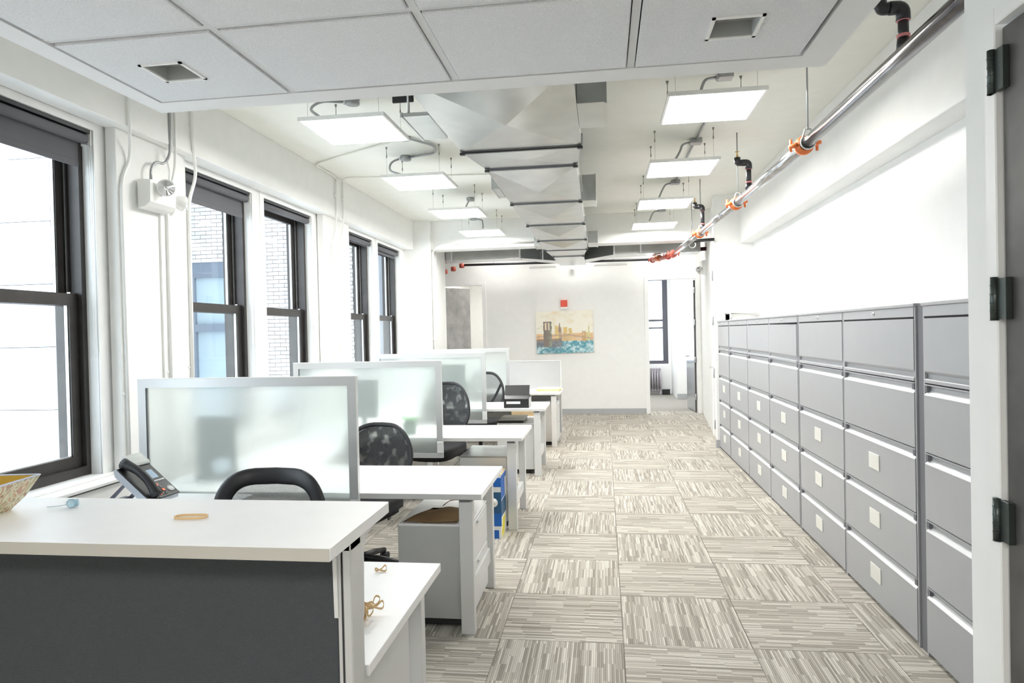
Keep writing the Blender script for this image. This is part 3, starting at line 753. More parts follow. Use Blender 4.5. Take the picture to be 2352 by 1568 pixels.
for i, (a, b_) in enumerate(edges):
    t = E('filing_cabinet', (XC, (a + b_) / 2, 0), cl[i], 'filing cabinet', 'grey filing cabinets along the right wall')
    W = (b_ - a) / 2
    g = G(); g.box(.055, .46, -W, W, .0, 1.655); g.box(.004, .055, -W, -W + .012, .0, 1.655); g.box(.004, .055, W - .012, W, .0, 1.655); g.box(.03, .055, -W, W, 0, .03)
    g.obj('case', cab_m, t)
    bx('top_cap', cab_m, t, -.006, .462, -W - .001, W + .001, 1.655, 1.672, .003)
    bx('header', cab_m, t, 0, .055, -W + .013, W - .013, 1.606, 1.655, .002)
    bx('header_gap', black_m, t, .006, .055, -W + .013, W - .013, 1.597, 1.606)
    g = G(); g.tube([(-.005, 0, 1.633), (.01, 0, 1.633)], .010, 12); lk = g.obj('lock', chrome_m, t)
    G().box(-.0065, -.005, -.002, .002, 1.627, 1.640).obj('keyway', mat('lock_blue', (.05, .2, .4), .4) if i == 3 else iron_m, lk)
    zt, zb = 1.597, 1.296
    mt = None
    if i == 3: mt = Matrix.Translation((0, W, 1.597)) @ Matrix.Rotation(math.radians(.45), 4, 'X') @ Matrix.Translation((0, -W, -1.597)) @ Matrix.Translation((-.006, 0, 0))
    g = G(); g.prism([(0, zt), (0, zb + .056), (.004, zb + .050), (.018, zb + .040), (.018, zb + .022), (.002, zb + .018), (0, zb + .015), (0, zb), (.05, zb), (.05, zt)], 'y', -W + .014, W - .014, mt)
    g.obj('flap_door', cab_m, t)
    for j, (zt, zb) in enumerate(drz):
        g = G(); g.prism(prof_drawer(zt, zb), 'y', -W + .014, W - .014)
        dr = g.obj('drawer', cab_m, t)
        g = G()
        for sg in (-1, 1): g.box(.001, .022, sg * (W - .0265) - .012, sg * (W - .0265) + .012, zt - .036, zt - .007)
        g.obj('pull_end_cap', cabd_m, dr)
        g = G(); g.prism([(-.0012, zt - .0535), (-.0012, zt - .0505), (.0105, zt - .0375), (.0172, zt - .0315), (.0172, zt - .036), (.008, zt - .05)], 'y', -W + .016, W - .016); g.obj('pull_lip_highlight', mat('pull_lip_highlight', (.80, .80, .81), .3, metal=.1), dr)  # paler paint on the lip puts its bright highlight into the colour
        if j >= 1 and i in lab_off:
            yy = 0; z0 = zb + .155
            yy = {1: .02, 2: .03, 3: -.02, 4: -.03, 5: -.04, 6: -.02}[i]
            g = G(); g.box(-.005, 0, yy - .070, yy + .070, z0 - .044, z0 + .044, .0015); lh = g.obj('label_holder', silver_m, dr)
            G().box(-.005, -.004, yy - .024, yy + .024, z0 - .030, z0 + .026).obj('label_card', mat('label_card', (.88, .86, .78), .5), lh) if False else None
o = bx('filler_panel', cabd_m, None, XC + .012, XC + .05, 3.409, 3.479, 0, 1.668, .002); tag(o, 'narrow dark upright strip filling the gap between the two nearest cabinets', 'panel')

# things on top of the cabinets
t = E('white_binder_box', (1.70, 8.95, 1.672), 'white binder lying on the last cabinet by the far pillar', 'binder')
g = G(); g.prism([(-.20, 0), (.10, 0), (.18, .10), (-.20, .115)], 'x', -.14, .12, Matrix.Rotation(PI / 2, 4, 'Z') if False else None)
g.bm.free(); g = G(); g.prism([(-.22, 0), (.12, 0), (.12, .095), (-.22, .11)], 'x', -.12, -.118)
g.box(-.12, .14, -.13, .13, 0, .085, .004); g.obj('body', paper_m, t)
g = G(); g.box(-.14, .16, -.15, .15, .085, .10, .003, Matrix.Rotation(math.radians(3), 4, 'Y')); g.obj('lid', paper_m, t)
bx('spine', iron_m, t, -.126, -.12, .115, .135, 0, .10)
t = E('white_ring_binder', (1.68, 8.42, 1.672), 'flat white ring binder beside the box on the cabinet tops', 'binder')
G().box(-.13, .15, -.16, .16, 0, .022, .003).obj('cover', paper_m, t); bx('spine', iron_m, t, -.134, -.13, .12, .13, 0, .03)
bx('top_cover', paper_m, t, -.10, .17, -.14, .16, .022, .028, .001)

# ------------------------------------------------------------------ desks
DY = [None, 1.62, 3.409, 5.272, 7.297, 9.171]
DD = .735
DR = [None, -.60, -.64, -.655, -.65, -.605]
ZT = .745
ord_ = ['', 'front', 'second', 'third', 'fourth', 'fifth']
dlab = ['', 'white desk right behind the reception counter', 'white topped desk behind the nearest glass screen, with a paper bag beneath',
        'white topped desk behind the second glass screen, with a steel topped pedestal beneath', 'white topped desk carrying the open black box', 'farthest white topped desk carrying yellow envelopes']
for k in range(1, 6):
    y0 = DY[k]; xr = DR[k]; dd = DD if k > 1 else .751
    t = E('desk', (xr, y0, 0), dlab[k], 'desk', 'white office desks in a row')
    Wd = 1.88 + (xr + .64)
    g = G(); g.box(-Wd, 0, 0, dd, ZT - .029, ZT, .0015); g.obj('desktop', desk_m, t)
    bx('edge_band', edge_m if False else frame_m, t, -Wd + .001, -.001, -.0008, 0, ZT - .027, ZT - .002)
    for (lx, ly) in ((-.125, .02), (-.115, dd - .07), (-Wd + .03, .02), (-Wd + .03, dd - .07)):
        wd = .072 if ly < .1 else .058
        bx('leg', frame_m, t, lx, lx + wd, ly, ly + .05, .006, ZT - .045, .003)
    for lx in (-.125, -Wd + .03): bx('leg_plate', cabd_m if lx > -.5 else frame_m, t, lx + .004, lx + .06, .015, .07, ZT - .045, ZT - .029)
    bx('stretcher', frame_m, t, -.105, -.075, .07, dd - .07, .17, .26, .002)
    bx('stretcher', frame_m, t, -Wd + .045, -Wd + .07, .07, dd - .07, .17, .26, .002)
    bx('apron', frame_m, t, -Wd + .10, -.13, .36, .39, ZT - .06, ZT - .029)
    if k == 1: bx('side_rail', alu_m, t, -.035, -.02, .02, dd - .04, ZT - .045, ZT - .029)
    # return towards the next station
    yr = (DY[k + 1] - .045 - y0) if k < 5 else None
    if yr:
        G().box(-Wd, -Wd + .655, dd + .002, yr, ZT - .029, ZT, .0015).obj('return_top', desk_m, t)
        bx('leg', frame_m, t, -Wd + .58, -Wd + .63, yr - .08, yr - .03, .006, ZT - .029, .003)
        bx('leg', frame_m, t, -Wd + .03, -Wd + .08, yr - .08, yr - .03, .006, ZT - .029, .003)

# glass screens
slab = ['nearest and largest frosted glass screen with a grey metal frame, behind the black chair', 'second frosted glass screen, a green plant blurred behind it', 'third frosted glass screen in the row of desks', 'farthest frosted glass screen before the end wall']
sx0, sx1 = -2.525, -1.285
for n, k in enumerate((2, 3, 4, 5)):
    y = DY[k] - .022
    t = E('glass_screen', (sx1, y, 0), slab[n], 'screen', 'frosted desk divider screens')
    W = sx1 - sx0; zt = 1.362; zb = .590; f = .047
    g = G(); g.box(-W, -W + f, -.016, .014, zb, zt); g.box(-f, 0, -.016, .014, zb, zt); g.box(-W + f, -f, -.016, .014, zt - f, zt); g.box(-W + f, -f, -.016, .014, zb, zb + .036)
    g.obj('frame', alu_m, t)
    bx('top_cap', white_m, t, -W, .001, -.017, .015, zt, zt + .004)
    bx('gasket', iron_m, t, -W + f, -W + f + .004, -.0165, -.012, zb + f, zt - f)
    bx('pane', frost_m, t, -W + f, -f, -.003, .003, zb + .036, zt - f)
    bx('clamp', frame_m, t, -.045, .008, -.022, -.016, zb + .04, zb + .13, .002); bx('clamp', frame_m, t, -W, -W + .045, -.022, -.016, zb + .04, zb + .13, .002)
# grey fabric panel at the far desk
t = E('fabric_panel', (-.63, 9.92, 0), 'low light grey fabric panel behind the farthest desk', 'panel')
bx('panel', lgfab_m, t, -1.85, -.012, -.02, .02, .10, 1.150, .004); bx('end_cap', frame_m, t, -.012, 0, -.024, .024, .02, 1.156); bx('top_rail', frame_m, t, -1.85, -.012, -.024, .024, 1.150, 1.158)

# ------------------------------------------------------------------ reception counter
t = E('reception_counter', (-.60, 1.59, 0), 'reception counter with a white top on a charcoal fabric panel in the foreground', 'counter')
def bl(name, m, x0, x1, y0, y1, z0, z1, bev=0): return bx(name, m, t, x0 + .60, x1 + .60, y0 - 1.59, y1 - 1.59, z0, z1, bev)
bl('countertop', desk_m, -2.9, -.588, 1.368, 1.768, 1.090, 1.120, .0015)
bl('edge_band', edge_m, -2.899, -.589, 1.3665, 1.368, 1.0915, 1.1185)
bl('fabric_panel', charcoal_m, -2.5, -.642, 1.535, 1.60, .08, 1.06, .004)
bl('side_seam', iron_m, -2.9, -2.505, 1.537, 1.598, .08, 1.06)
bl('end_frame', alu_m, -.642, -.634, 1.535, 1.60, .02, 1.085)
bl('slot_gap', black_m, -.634, -.630, 1.539, 1.60, .02, 1.08)
bl('end_post', alu_m, -.630, -.608, 1.535, 1.615, .02, 1.088, .003)
bl('top_rail', alu_m, -2.9, -.608, 1.535, 1.60, 1.06, 1.086)
bl('base_rail', alu_m, -2.9, -.61, 1.535, 1.60, .006, .08)
g = G(); mt = Matrix.Translation((0, 0, 0))
pl = [(1.53, .90), (1.525, 1.045), (1.50, 1.065), (1.44, 1.072), (1.42, 1.090), (1.535, 1.090), (1.535, .90)]
g.prism([(a - 1.59, b_) for a, b_ in pl], 'x', -.650 + .60, -.640 + .60); g.obj('cantilever_bracket', frame_m, t)
g = G(); pl = [(1.615, .85), (1.628, .87), (1.635, 1.03), (1.655, 1.060), (1.70, 1.068), (1.72, 1.090), (1.615, 1.090)]
g.prism([(a - 1.59, b_) for a, b_ in pl], 'x', -.624 + .60, -.612 + .60); g.obj('cantilever_bracket', frame_m, t)

# ------------------------------------------------------------------ pedestals
def pedestal(x0, x1, y0, y1, zt, lab, topm, m=ped_m):
    t = E('pedestal_cabinet', ((x0 + x1) / 2, (y0 + y1) / 2, 0), lab, 'pedestal', 'under desk pedestals')
    w2, d2 = (x1 - x0) / 2, (y1 - y0) / 2
    G().box(-w2, w2 - .02, -d2, d2, .055, zt - .012, .003).obj('case', m, t)
    G().box(-w2, w2, -d2, d2, zt - .012, zt, .003).obj('top', topm, t)
    zz = [.06, .06 + (zt - .075) * .55, zt - .014]
    for a, b_ in zip(zz, zz[1:]):
        dr = G().box(w2 - .02, w2, -d2 + .004, d2 - .004, a, b_ - .006, .003).obj('drawer', frame_m, t)
        G().box(w2 - .004, w2 + .012, -.07, .07, b_ - .03, b_ - .018, .002).obj('pull', alu_m, dr)
    for sx in (-1, 1):
        for sy in (-1, 1):
            G().lathe([(.022, 0), (.026, .010), (.026, .038), (.012, .05)], (sx * (w2 - .045), sy * (d2 - .045), .006), 12).obj('caster', blk_m, t)
    bx('plinth', black_m, t, -w2 + .02, w2 - .03, -d2 + .02, d2 - .02, .02, .055)
    return t
pedestal(-1.05, -.665, 1.68, 2.18, .69, 'grey pedestal under the desk behind the counter', ped_m, frame_m)
pedestal(-1.118, -.725, 3.50, 4.03, .560, 'large grey pedestal with a flat paper bag on top', desk_m)
pedestal(-1.18, -.778, 5.37, 5.90, .58, 'pedestal with a shiny steel top under the third desk', steel_m, frame_m)
pedestal(-1.20, -.775, 7.43, 8.10, .565, 'pale pedestal with black folders on it under the fourth desk', frame_m, frame_m)
pedestal(-1.06, -.655, 9.33, 9.82, .58, 'pale grey pedestal under the farthest desk', frame_m, frame_m)

# flat paper bag
t = E('paper_bag', (-.93, 3.68, .561), 'flat folded brown paper bag on the large grey pedestal', 'bag')
b = bmesh.new(); nx, ny = 12, 8; gr = []
for j in range(ny + 1):
    r = []
    for i in range(nx + 1):
        u, v = i / nx, j / ny
        x = -.165 + .30 * u + .03 * v * (1 - u) * 2 + .03 * v; y = -.17 + .31 * v
        z = .006 + .016 * math.sin(PI * u) * math.sin(PI * min(1, v * 1.1)) + .006 * math.sin(9 * u + 4 * v)
        r.append(b.verts.new((x, y, max(.004, z))))
    gr.append(r)
for j in range(ny):
    for i in range(nx): b.faces.new((gr[j][i], gr[j][i + 1], gr[j + 1][i + 1], gr[j + 1][i]))
bmesh.ops.solidify(b, geom=b.faces[:], thickness=.004)
g = G(); g._merge(b, None, True); g.obj('bag_body', bag_m, t)
G().tube([(-.01, .13, .02), (.01, .22, .03), (.08, .23, .03), (.10, .13, .02)], .003, 6, fil=.04).obj('handle', mat('paper_cord', (.45, .30, .24), .8), t)

# blue box
t = E('printed_carton', (-.91, 5.20, 0), 'blue, white and yellow printed carton standing beside the aisle leg', 'box')
bx('carton', paper_m, t, -.11, .11, -.13, .13, .006, .49, .003)
g = G(); g.box(-.112, .1115, -.1315, -.13, .10, .26); g.box(-.02, .1115, -.1315, -.13, .40, .47); g.box(-.112, -.06, -.1315, -.13, .30, .47); g.box(.11, .1115, -.13, .06, .30, .44); g.box(.11, .1115, -.13, .13, .44, .48); g.box(.0, .09, -.1315, -.13, .006, .07)
g.obj('blue_print', blue_m, t)
g = G(); g.box(.0, .1115, -.132, -.13, .20, .36); g.box(.11, .1118, -.13, .10, .17, .29); g.obj('navy_print', navy_m, t)
g = G(); g.lathe([(.035, 0), (.035, .002)], (0, 0, 0), 18, Matrix.Translation((.05, -.1325, .28)) @ Matrix.Rotation(PI / 2, 4, 'X')); g.obj('round_emblem', paper_m, t)
g = G(); g.prism([(-.13, .02), (.0, .02), (.06, .15), (-.06, .15)], 'x', .11, .1116); g.obj('yellow_print', yel_m, t)
bx('flap', card_m, t, -.11, .11, -.13, .13, .49, .494)
# cardboard boxes
for i, (x0, x1, y0, y1, z0, z1, lb) in enumerate(((-1.24, -.885, 8.75, 9.10, .006, .40, 'lower brown cardboard box behind the fourth desk'), (-1.22, -.90, 8.77, 9.08, .401, .63, 'upper brown cardboard box stacked behind the fourth desk'))):
    t = E('cardboard_box', ((x0 + x1) / 2, (y0 + y1) / 2, z0), lb, 'box', 'stacked cardboard boxes'); w2, d2, h = (x1 - x0) / 2, (y1 - y0) / 2, z1 - z0
    bx('carton', card_m, t, -w2, w2, -d2, d2, 0, h, .003); bx('tape', mat('packing_tape', (.55, .42, .25), .3), t, -w2 + .001, w2 - .001, -d2 - .001, -d2, h * .45, h * .60); bx('top_tape', MATS['packing_tape'], t, -.025, .025, -d2, d2, h, h + .001)
# black folders on pedestal 4
t = E('black_tray', (-1.05, 7.70, .566), 'black tray with a grey lid on the pale pedestal under the fourth desk', 'tray')
bx('tray', blk_m, t, -.14, .14, -.22, .2, 0, .03, .003); bx('lid', mat('grey_lid', (.50, .50, .45), .4), t, -.14, .15, -.24, .22, .03, .036)
# open black box on desk 4
t = E('black_storage_box', (-.97, 7.50, ZT), 'black storage box with its lid propped open and a white label', 'box')
g = G(); g.box(-.138, .138, -.13, -.124, 0, .10); g.box(-.138, -.132, -.124, .13, 0, .115); g.box(.132, .138, -.124, .13, 0, .115); g.box(-.132, .132, .124, .13, 0, .115); g.box(-.132, .132, -.124, .124, 0, .005); g.obj('body', blk_m, t)
g = G(); g.prism([(-.13, .10), (-.03, .135), (.12, .125), (.12, .120), (-.03, .128), (-.125, .094)], 'x', -.138, .138); g.obj('inner_flap', blk_m, t)
g = G(); g.prism([(.02, .13), (.026, .13), (.07, .235), (.064, .237)], 'x', -.148, .132); g.obj('lid', blk_m, t)
bx('label', paper_m, t, -.11, .045, -.1315, -.13, .045, .072); bx('grey_side', mat('box_side', (.4, .4, .4), .5), t, .138, .140, -.12, .13, .005, .11)
# envelopes on desk 5
for i in range(5):
    o = G().box(-.115, .115, -.16, .16, 0, .007, .001).obj('envelope', manila_m if i < 4 else paper_m)
    o.location = (-.78 + random.uniform(-.015, .015), 9.55, ZT + .008 * i + .0005); o.rotation_euler = (0, 0, PI / 2 + random.uniform(-.15, .15))
    tag(o, (['lowest manila envelope of the pile on the farthest desk', 'second manila envelope from the bottom of the pile on the farthest desk', 'third manila envelope from the bottom of the pile on the farthest desk', 'topmost manila envelope, just under the white one, on the farthest desk'][i] if i < 4 else 'white envelope on top of the yellow pile on the farthest desk'), 'envelope', 'manila envelopes piled on the far desk' if i < 4 else None)
# upright grey holder, plant, monitors behind the screens
t = E('document_holder', (-2.29, 3.72, ZT), 'dark upright document holder blurred behind the nearest glass screen', 'document holder')
bx('back_plate', mat('dark_green_plastic', (.03, .06, .055), .5), t, -.12, .12, 0, .03, .03, .37, .004); bx('base', MATS['dark_green_plastic'], t, -.12, .12, -.04, .10, 0, .03, .003)
bx('paper_sheet', mat('blue_paper', (.55, .62, .70), .7), t, -.055, .055, -.025, -.022, -.04, .04, 0, Matrix.Translation((.05, 0, .085)) @ Matrix.Rotation(math.radians(-18), 4, 'Y'))
def monitor(x, y, w_, h_, lab, rz=0):
    t = E('monitor', (x, y, ZT), lab, 'monitor', None, None, rz)
    G().lathe([(.10, 0), (.10, .01), (.02, .014)], n=20).obj('base', blk_m, t); bx('neck', blk_m, t, -.02, .02, -.01, .02, .012, .25)
    bx('screen_body', mat('dark_green_plastic', (.03, .06, .055), .5), t, -w_ / 2, w_ / 2, -.035, -.005, .12, .12 + h_, .006)
    bx('display', mat('dark_display', (.01, .012, .015), .15), t, -w_ / 2 + .012, w_ / 2 - .012, -.005, -.004, .132, .108 + h_)
monitor(-2.07, 5.62, .26, .33, 'dark monitor blurred behind the second glass screen')
monitor(-1.80, 7.68, .42, .36, 'dark monitor blurred behind the third glass screen')
t = E('potted_plant', (-1.63, 5.50, ZT), 'small green potted plant blurred behind the second glass screen', 'plant')
G().lathe([(.045, 0), (.065, .09), (.06, .09), (.055, .08)], n=16).obj('pot', mat('dark_pot', (.05, .12, .08), .5), t)
for i in range(16):
    a = i * 2.4; tl_ = .05 + .04 * random.random(); g = G(); b = bmesh.new()
    n = 5; L0 = []
    for q in range(n + 1):
        u = q / n; r = .01 + tl_ * 1.1 * u; z = .08 + .13 * u - .06 * u * u * (1 + random.random()); wd_ = .018 * math.sin(PI * min(.97, u + .08)) + .002
        c, s2 = math.cos(a), math.sin(a); L0.append((b.verts.new((r * c - wd_ * s2, r * s2 + wd_ * c, z)), b.verts.new((r * c + wd_ * s2, r * s2 - wd_ * c, z))))
    for A, B in zip(L0, L0[1:]): b.faces.new((A[0], A[1], B[1], B[0]))
    g._merge(b, None, True); g.obj('leaf', green_m, t)

# ------------------------------------------------------------------ chairs
def chair(x, y, rz, top, lab, open_mesh, fw=.045, brace=False, W=.27):
    """local: sitter faces -y, backrest at +y"""
    t = E('office_chair', (x, y, 0), lab, 'chair', 'black mesh office chairs', None, rz)
    zb = .56; yb = .23
    def back(u, v):            # u -1..1 , v 0..1
        wd_ = W * (.80 + .20 * math.sin(PI * min(1, v * .9 + .12)))
        return V((u * wd_, yb + .085 * v - .07 * u * u + .02 * math.sin(PI * v), zb + (top - zb) * v))
    EXU, EXV = (.42, .52) if fw > .05 else (.60, .80)
    loop = []; n = 44
    for i in range(n):
        a = 2 * PI * i / n; ca, sa = math.cos(a), math.sin(a)
        ex = EXU if sa > 0 else .5
        u = abs(ca) ** ex * (1 if ca > 0 else -1); v = .5 + .5 * abs(sa) ** (EXV) * (1 if sa > 0 else -1)
        loop.append((u, v))
    pts = [back(u, v) for u, v in loop]
    g = G(); b = bmesh.new(); rings = []
    cen = back(0, .5)
    for i, p in enumerate(pts):
        tg = (pts[(i + 1) % n] - pts[i - 1]).normalized(); inn = (cen - p); inn -= tg * inn.dot(tg); inn.normalize(); nr = tg.cross(inn).normalized()
        hw = fw / 2; c0_ = p + inn * hw
        rings.append([b.verts.new(c0_ + inn * hw * ca_ + nr * .010 * sa_) for ca_, sa_ in [(math.cos(2 * PI * k / 10), math.sin(2 * PI * k / 10)) for k in range(10)]])
    for i in range(n):
        A, B = rings[i], rings[(i + 1) % n]
        for k in range(10): b.faces.new((A[k], A[(k + 1) % 10], B[(k + 1) % 10], B[k]))
    g._merge(b, None, True); bf = g.obj('backrest_frame', blk_m, t)
    b = bmesh.new(); gr = []; nu, nv = 16, 14
    for j in range(nv + 1):
        v = .5 + .5 * (2 * j / nv - 1) * .97; row = []
        sv = abs(2 * v - 1); ex = EXU if v > .5 else .5
        sa = sv ** (1 / EXV); um = max(.02, (1 - sa * sa)) ** .5; um = um ** ex
        for i in range(nu + 1):
            u = (2 * i / nu - 1) * um * .96; row.append(b.verts.new(back(u, v) + V((0, -.004, 0))))
        gr.append(row)
    for j in range(nv):
        for i in range(nu): b.faces.new((gr[j][i], gr[j][i + 1], gr[j + 1][i + 1], gr[j + 1][i]))
    g = G(); g._merge(b, None, True); g.obj('mesh_back', mesh_open_m if open_mesh else mesh_dense_m, t)
    # lumbar shell and spine
    b = bmesh.new(); gr = []
    for j in range(7):
        row = []
        for i in range(11):
            u = (i / 5 - 1) * (.88 - .05 * j / 6 - (.35 if j > 5 else 0)); v = .02 + .24 * j / 6; row.append(b.verts.new(back(u, v) + V((0, .022, 0))))
        gr.append(row)
    for j in range(6):
        for i in range(10): b.faces.new((gr[j][i], gr[j][i + 1], gr[j + 1][i + 1], gr[j + 1][i]))
    bmesh.ops.solidify(b, geom=b.faces[:], thickness=.008)
    g = G(); g._merge(b, None, True); g.obj('lumbar_shell', mat('dark_grey_plastic', (.07, .075, .085), .3), t)
    if brace:
        g = G()
        for sg in (-1, 1): g.tube([back(0, .02) + V((0, .03, 0)), back(sg * .45, .38) + V((0, .035, 0)), back(sg * .86, .72) + V((0, .02, 0))], .016, 8, fil=.05)
        g.obj('y_brace', blk_m, t)
    G().tube([(0, .05, .40), (0, .26, .42), (0, .27, .62)], .022, 10, fil=.08).obj('spine', blk_m, t)
    # seat
    b = bmesh.new(); bmesh.ops.create_cube(b, size=1)
    bmesh.ops.subdivide_edges(b, edges=b.edges[:], cuts=5, use_grid_fill=True)
    for v in b.verts:
        x_, y_, z_ = v.co * 2; r = (abs(x_) ** 4 + abs(y_) ** 4) ** .25 / max(abs(x_), abs(y_), .001)
        f = 1 / max(1, r); k_ = 1 - .10 * (z_ < -.5)
        v.co = V((x_ * f * .265 * k_, y_ * f * .265 * k_ - .03, .440 + z_ * .052 + .010 * x_ * x_ - (.028 * max(0, -y_ - .4) ** 1.2)))
    g = G(); g._merge(b, None, True); g.obj('seat', blkr_m, t)
    bx('seat_plate', blk_m, t, -.10, .10, -.12, .12, .37, .40, .006)
    G().tube([(.08, 0, .40), (.24, 0, .395), (.26, -.03, .40), (.26, -.06, .40)], .006, 6, fil=.02).obj('lever', blk_m, t)
    g = G(); g.cyl((0, 0, .10), (0, 0, .26), .026, n=16); g.obj('lift_sleeve', blk_m, t)
    G().cyl((0, 0, .26), (0, 0, .39), .016, n=14).obj('gas_lift', chrome_m, t)
    for i in range(5):
        a = 2 * PI * i / 5 + .3; c, s2 = math.cos(a), math.sin(a)
        G().tube([(0, 0, .11), (.15 * c, .15 * s2, .10), (.29 * c, .29 * s2, .075)], [.028, .022, .015], 8).obj('base_leg', blk_m, t)
        g = G(); px_, py_ = .29 * c, .29 * s2
        g.cyl((px_ - .024 * s2, py_ + .024 * c, .034), (px_ - .006 * s2, py_ + .006 * c, .034), .028, n=14); g.cyl((px_ + .006 * s2, py_ - .006 * c, .034), (px_ + .024 * s2, py_ - .024 * c, .034), .028, n=14)
        g.cyl((px_, py_, .034), (px_, py_, .07), .008, n=8); g.obj('caster', iron_m, t)
    return t
chair(-1.56, 2.72, 0, .955, 'black mesh chair behind the counter, its thick curved rim showing above the top', True, .078, W=.288)
chair(-1.625, 4.27, math.radians(-14), .965, 'black mesh chair behind the nearest glass screen', False, .03, W=.29)
chair(-1.64, 6.45, math.radians(-10), 1.09, 'tall black mesh chair behind the second glass screen', False, .03, W=.27)
chair(-1.56, 8.35, math.radians(-6), 1.08, 'black mesh chair with a slanting back brace near the black box', True, .036, True, W=.27)

# ------------------------------------------------------------------ desk phone on the first return
t = E('desk_phone', (-2.33, 3.12, ZT), 'black and silver desk phone with handset and lit display beside the window', 'phone', None, None, math.radians(-6))
al = math.radians(38)
mt = Matrix.Translation((.13, 0, .022)) @ Matrix.Rotation(al, 4, 'Y')     # local -x climbs the slope
def pb(name, m, x0, x1, y0, y1, z0, z1, bev=0, seg=1, par=None): return bx(name, m, par or t, x0, x1, y0, y1, z0, z1, bev, mt, seg)
g = G(); g.prism([(0, 0), (-.02, -.012), (-.235, -.012), (-.262, .012), (-.25, .022), (-.01, .022)], 'y', -.10, .10, mt); g.obj('body', mat('phone_silver', (.50, .53, .58), .25, metal=.3), t)
pb('face_plate', blk_m, -.245, -.004, -.035, .10, .022, .028, .002)
pb('cradle', blk_m, -.25, -.004, -.10, -.035, .022, .030, .003)
pb('top_panel', frame_m, -.315, -.235, -.02, .105, .026, .040, .004)
pb('paper_insert', paper_m, -.305, -.245, -.005, .09, .040, .0415)
g = G(); n = 14; P = []; Rr = []
for i in range(n + 1):
    u = i / n; P.append(mt @ V((-.255 + .245 * u, -.068, .050 + .030 * math.sin(PI * u)))); Rr.append(.020 + .009 * (abs(2 * u - 1) ** 3))
g.tube(P, Rr, 12); g.obj('handset', blk_m, t)
pb('display', sensor_m, -.195, -.135, .012, .072, .028, .0295)
pb('silver_bar', frame_m, -.120, -.112, -.01, .09, .028, .030)
for r in range(4):
    for c in range(3): pb('key', mat('phone_key', (.12, .12, .125), .4), -.10 + .022 * r, -.10 + .022 * r + .014, -.022 + .020 * c, -.022 + .020 * c + .012, .028, .0305)
for (a, c) in ((-.095, .008), (-.055, .018), (-.035, -.02)): pb('lit_key', mat('lit_red_key', (.85, .12, .05), .4, emit=.8), a, a + .013, c, c + .011, .0305, .032)
g = G(); g.lathe([(.020, 0), (.020, .003), (.010, .004)], (0, 0, 0), 16, mt @ Matrix.Translation((-.045, .07, .028))); g.obj('navigation_ring', frame_m, t)
g = G(); g.prism([(-.20, 0), (-.17, 0), (-.02, .14), (-.05, .145), (-.06, .12)], 'y', -.085, -.075, Matrix.Translation((.03, 0, 0))); g.prism([(-.20, 0), (-.17, 0), (-.02, .14), (-.05, .145), (-.06, .12)], 'y', .075, .085, Matrix.Translation((.03, 0, 0)))
g.box(-.17, -.14, -.075, .075, 0, .02); g.obj('stand', mat('phone_stand', (.10, .10, .13), .35), t)
P = []
for i in range(150):
    u = i / 149; a = u * 26 * 2 * PI; cx = -.02 + .17 * u; cy = -.11 - .03 * math.sin(PI * u); cz = .014 + .006 * math.sin(3 * PI * u)
    P.append((cx, cy + .007 * math.cos(a), cz + .007 * math.sin(a)))
G().tube(P, .0022, 5).obj('coiled_cord', blk_m, t)
o = G().box(-.10, .10, -.07, .07, 0, .003).obj('loose_paper', mat('pale_blue_sheet', (.60, .72, .88), .7)); o.location = (-2.30, 2.93, ZT + .0005); o.rotation_euler = (0, 0, .2)
tag(o, 'pale blue sheet of paper under the front of the desk phone', 'paper')

# ------------------------------------------------------------------ counter items
t = E('glass_bowl', (-1.66, 1.56, 1.12), 'square painted glass bowl with a gold inside at the left end of the counter', 'bowl', None, None, math.radians(8))
b = bmesh.new()
def ringv(h, z): return [b.verts.new((sx * h, sy * h, z)) for sx, sy in ((-1, -1), (1, -1), (1, 1), (-1, 1))]
A = ringv(.062, 0); B = ringv(.085, .03); C_ = ringv(.112, .085); b.faces.new(A[::-1])
for P_, Q in ((A, B), (B, C_)):
    for k in range(4): b.faces.new((P_[k], P_[(k + 1) % 4], Q[(k + 1) % 4], Q[k]))
g = G(); g._merge(b); g.obj('outer_shell', bowl_m, t)
b = bmesh.new(); A = ringv(.055, .006); B = ringv(.080, .033); C_ = ringv(.108, .084); b.faces.new(A[::-1])
for P_, Q in ((A, B), (B, C_)):
    for k in range(4): b.faces.new((P_[k], P_[(k + 1) % 4], Q[(k + 1) % 4], Q[k]))
g = G(); g._merge(b); g.obj('inner_shell', gold_m, t)
g = G(); g.tube([(sx * .110, sy * .110, .085) for sx, sy in ((-1, -1), (1, -1), (1, 1), (-1, 1))], .003, 6, close=True); g.obj('rim', mat('glass_rim', (.6, .65, .8), .1), t)
t = E('paper_flower', (-1.45, 1.665, 1.12), 'tiny pale blue fabric rose with a wire stem lying on the counter', 'flower')
for i in range(9):
    a = i * 2.2; r = .004 + .0012 * i; b = bmesh.new(); bmesh.ops.create_uvsphere(b, u_segments=8, v_segments=6, radius=.010)
    bmesh.ops.scale(b, vec=(.35, 1.05, 1.0), verts=b.verts[:]); b.transform(Matrix.Translation((r * math.cos(a), r * math.sin(a), .012)) @ Matrix.Rotation(a, 4, 'Z')); g = G(); g._merge(b, None, True); g.obj('petal', blush_m, t)
G().tube([(-.012, 0, .008), (-.045, -.005, .003), (-.07, -.01, .002)], .0009, 5).obj('stem', mat('thin_wire', (.35, .5, .5), .4), t)
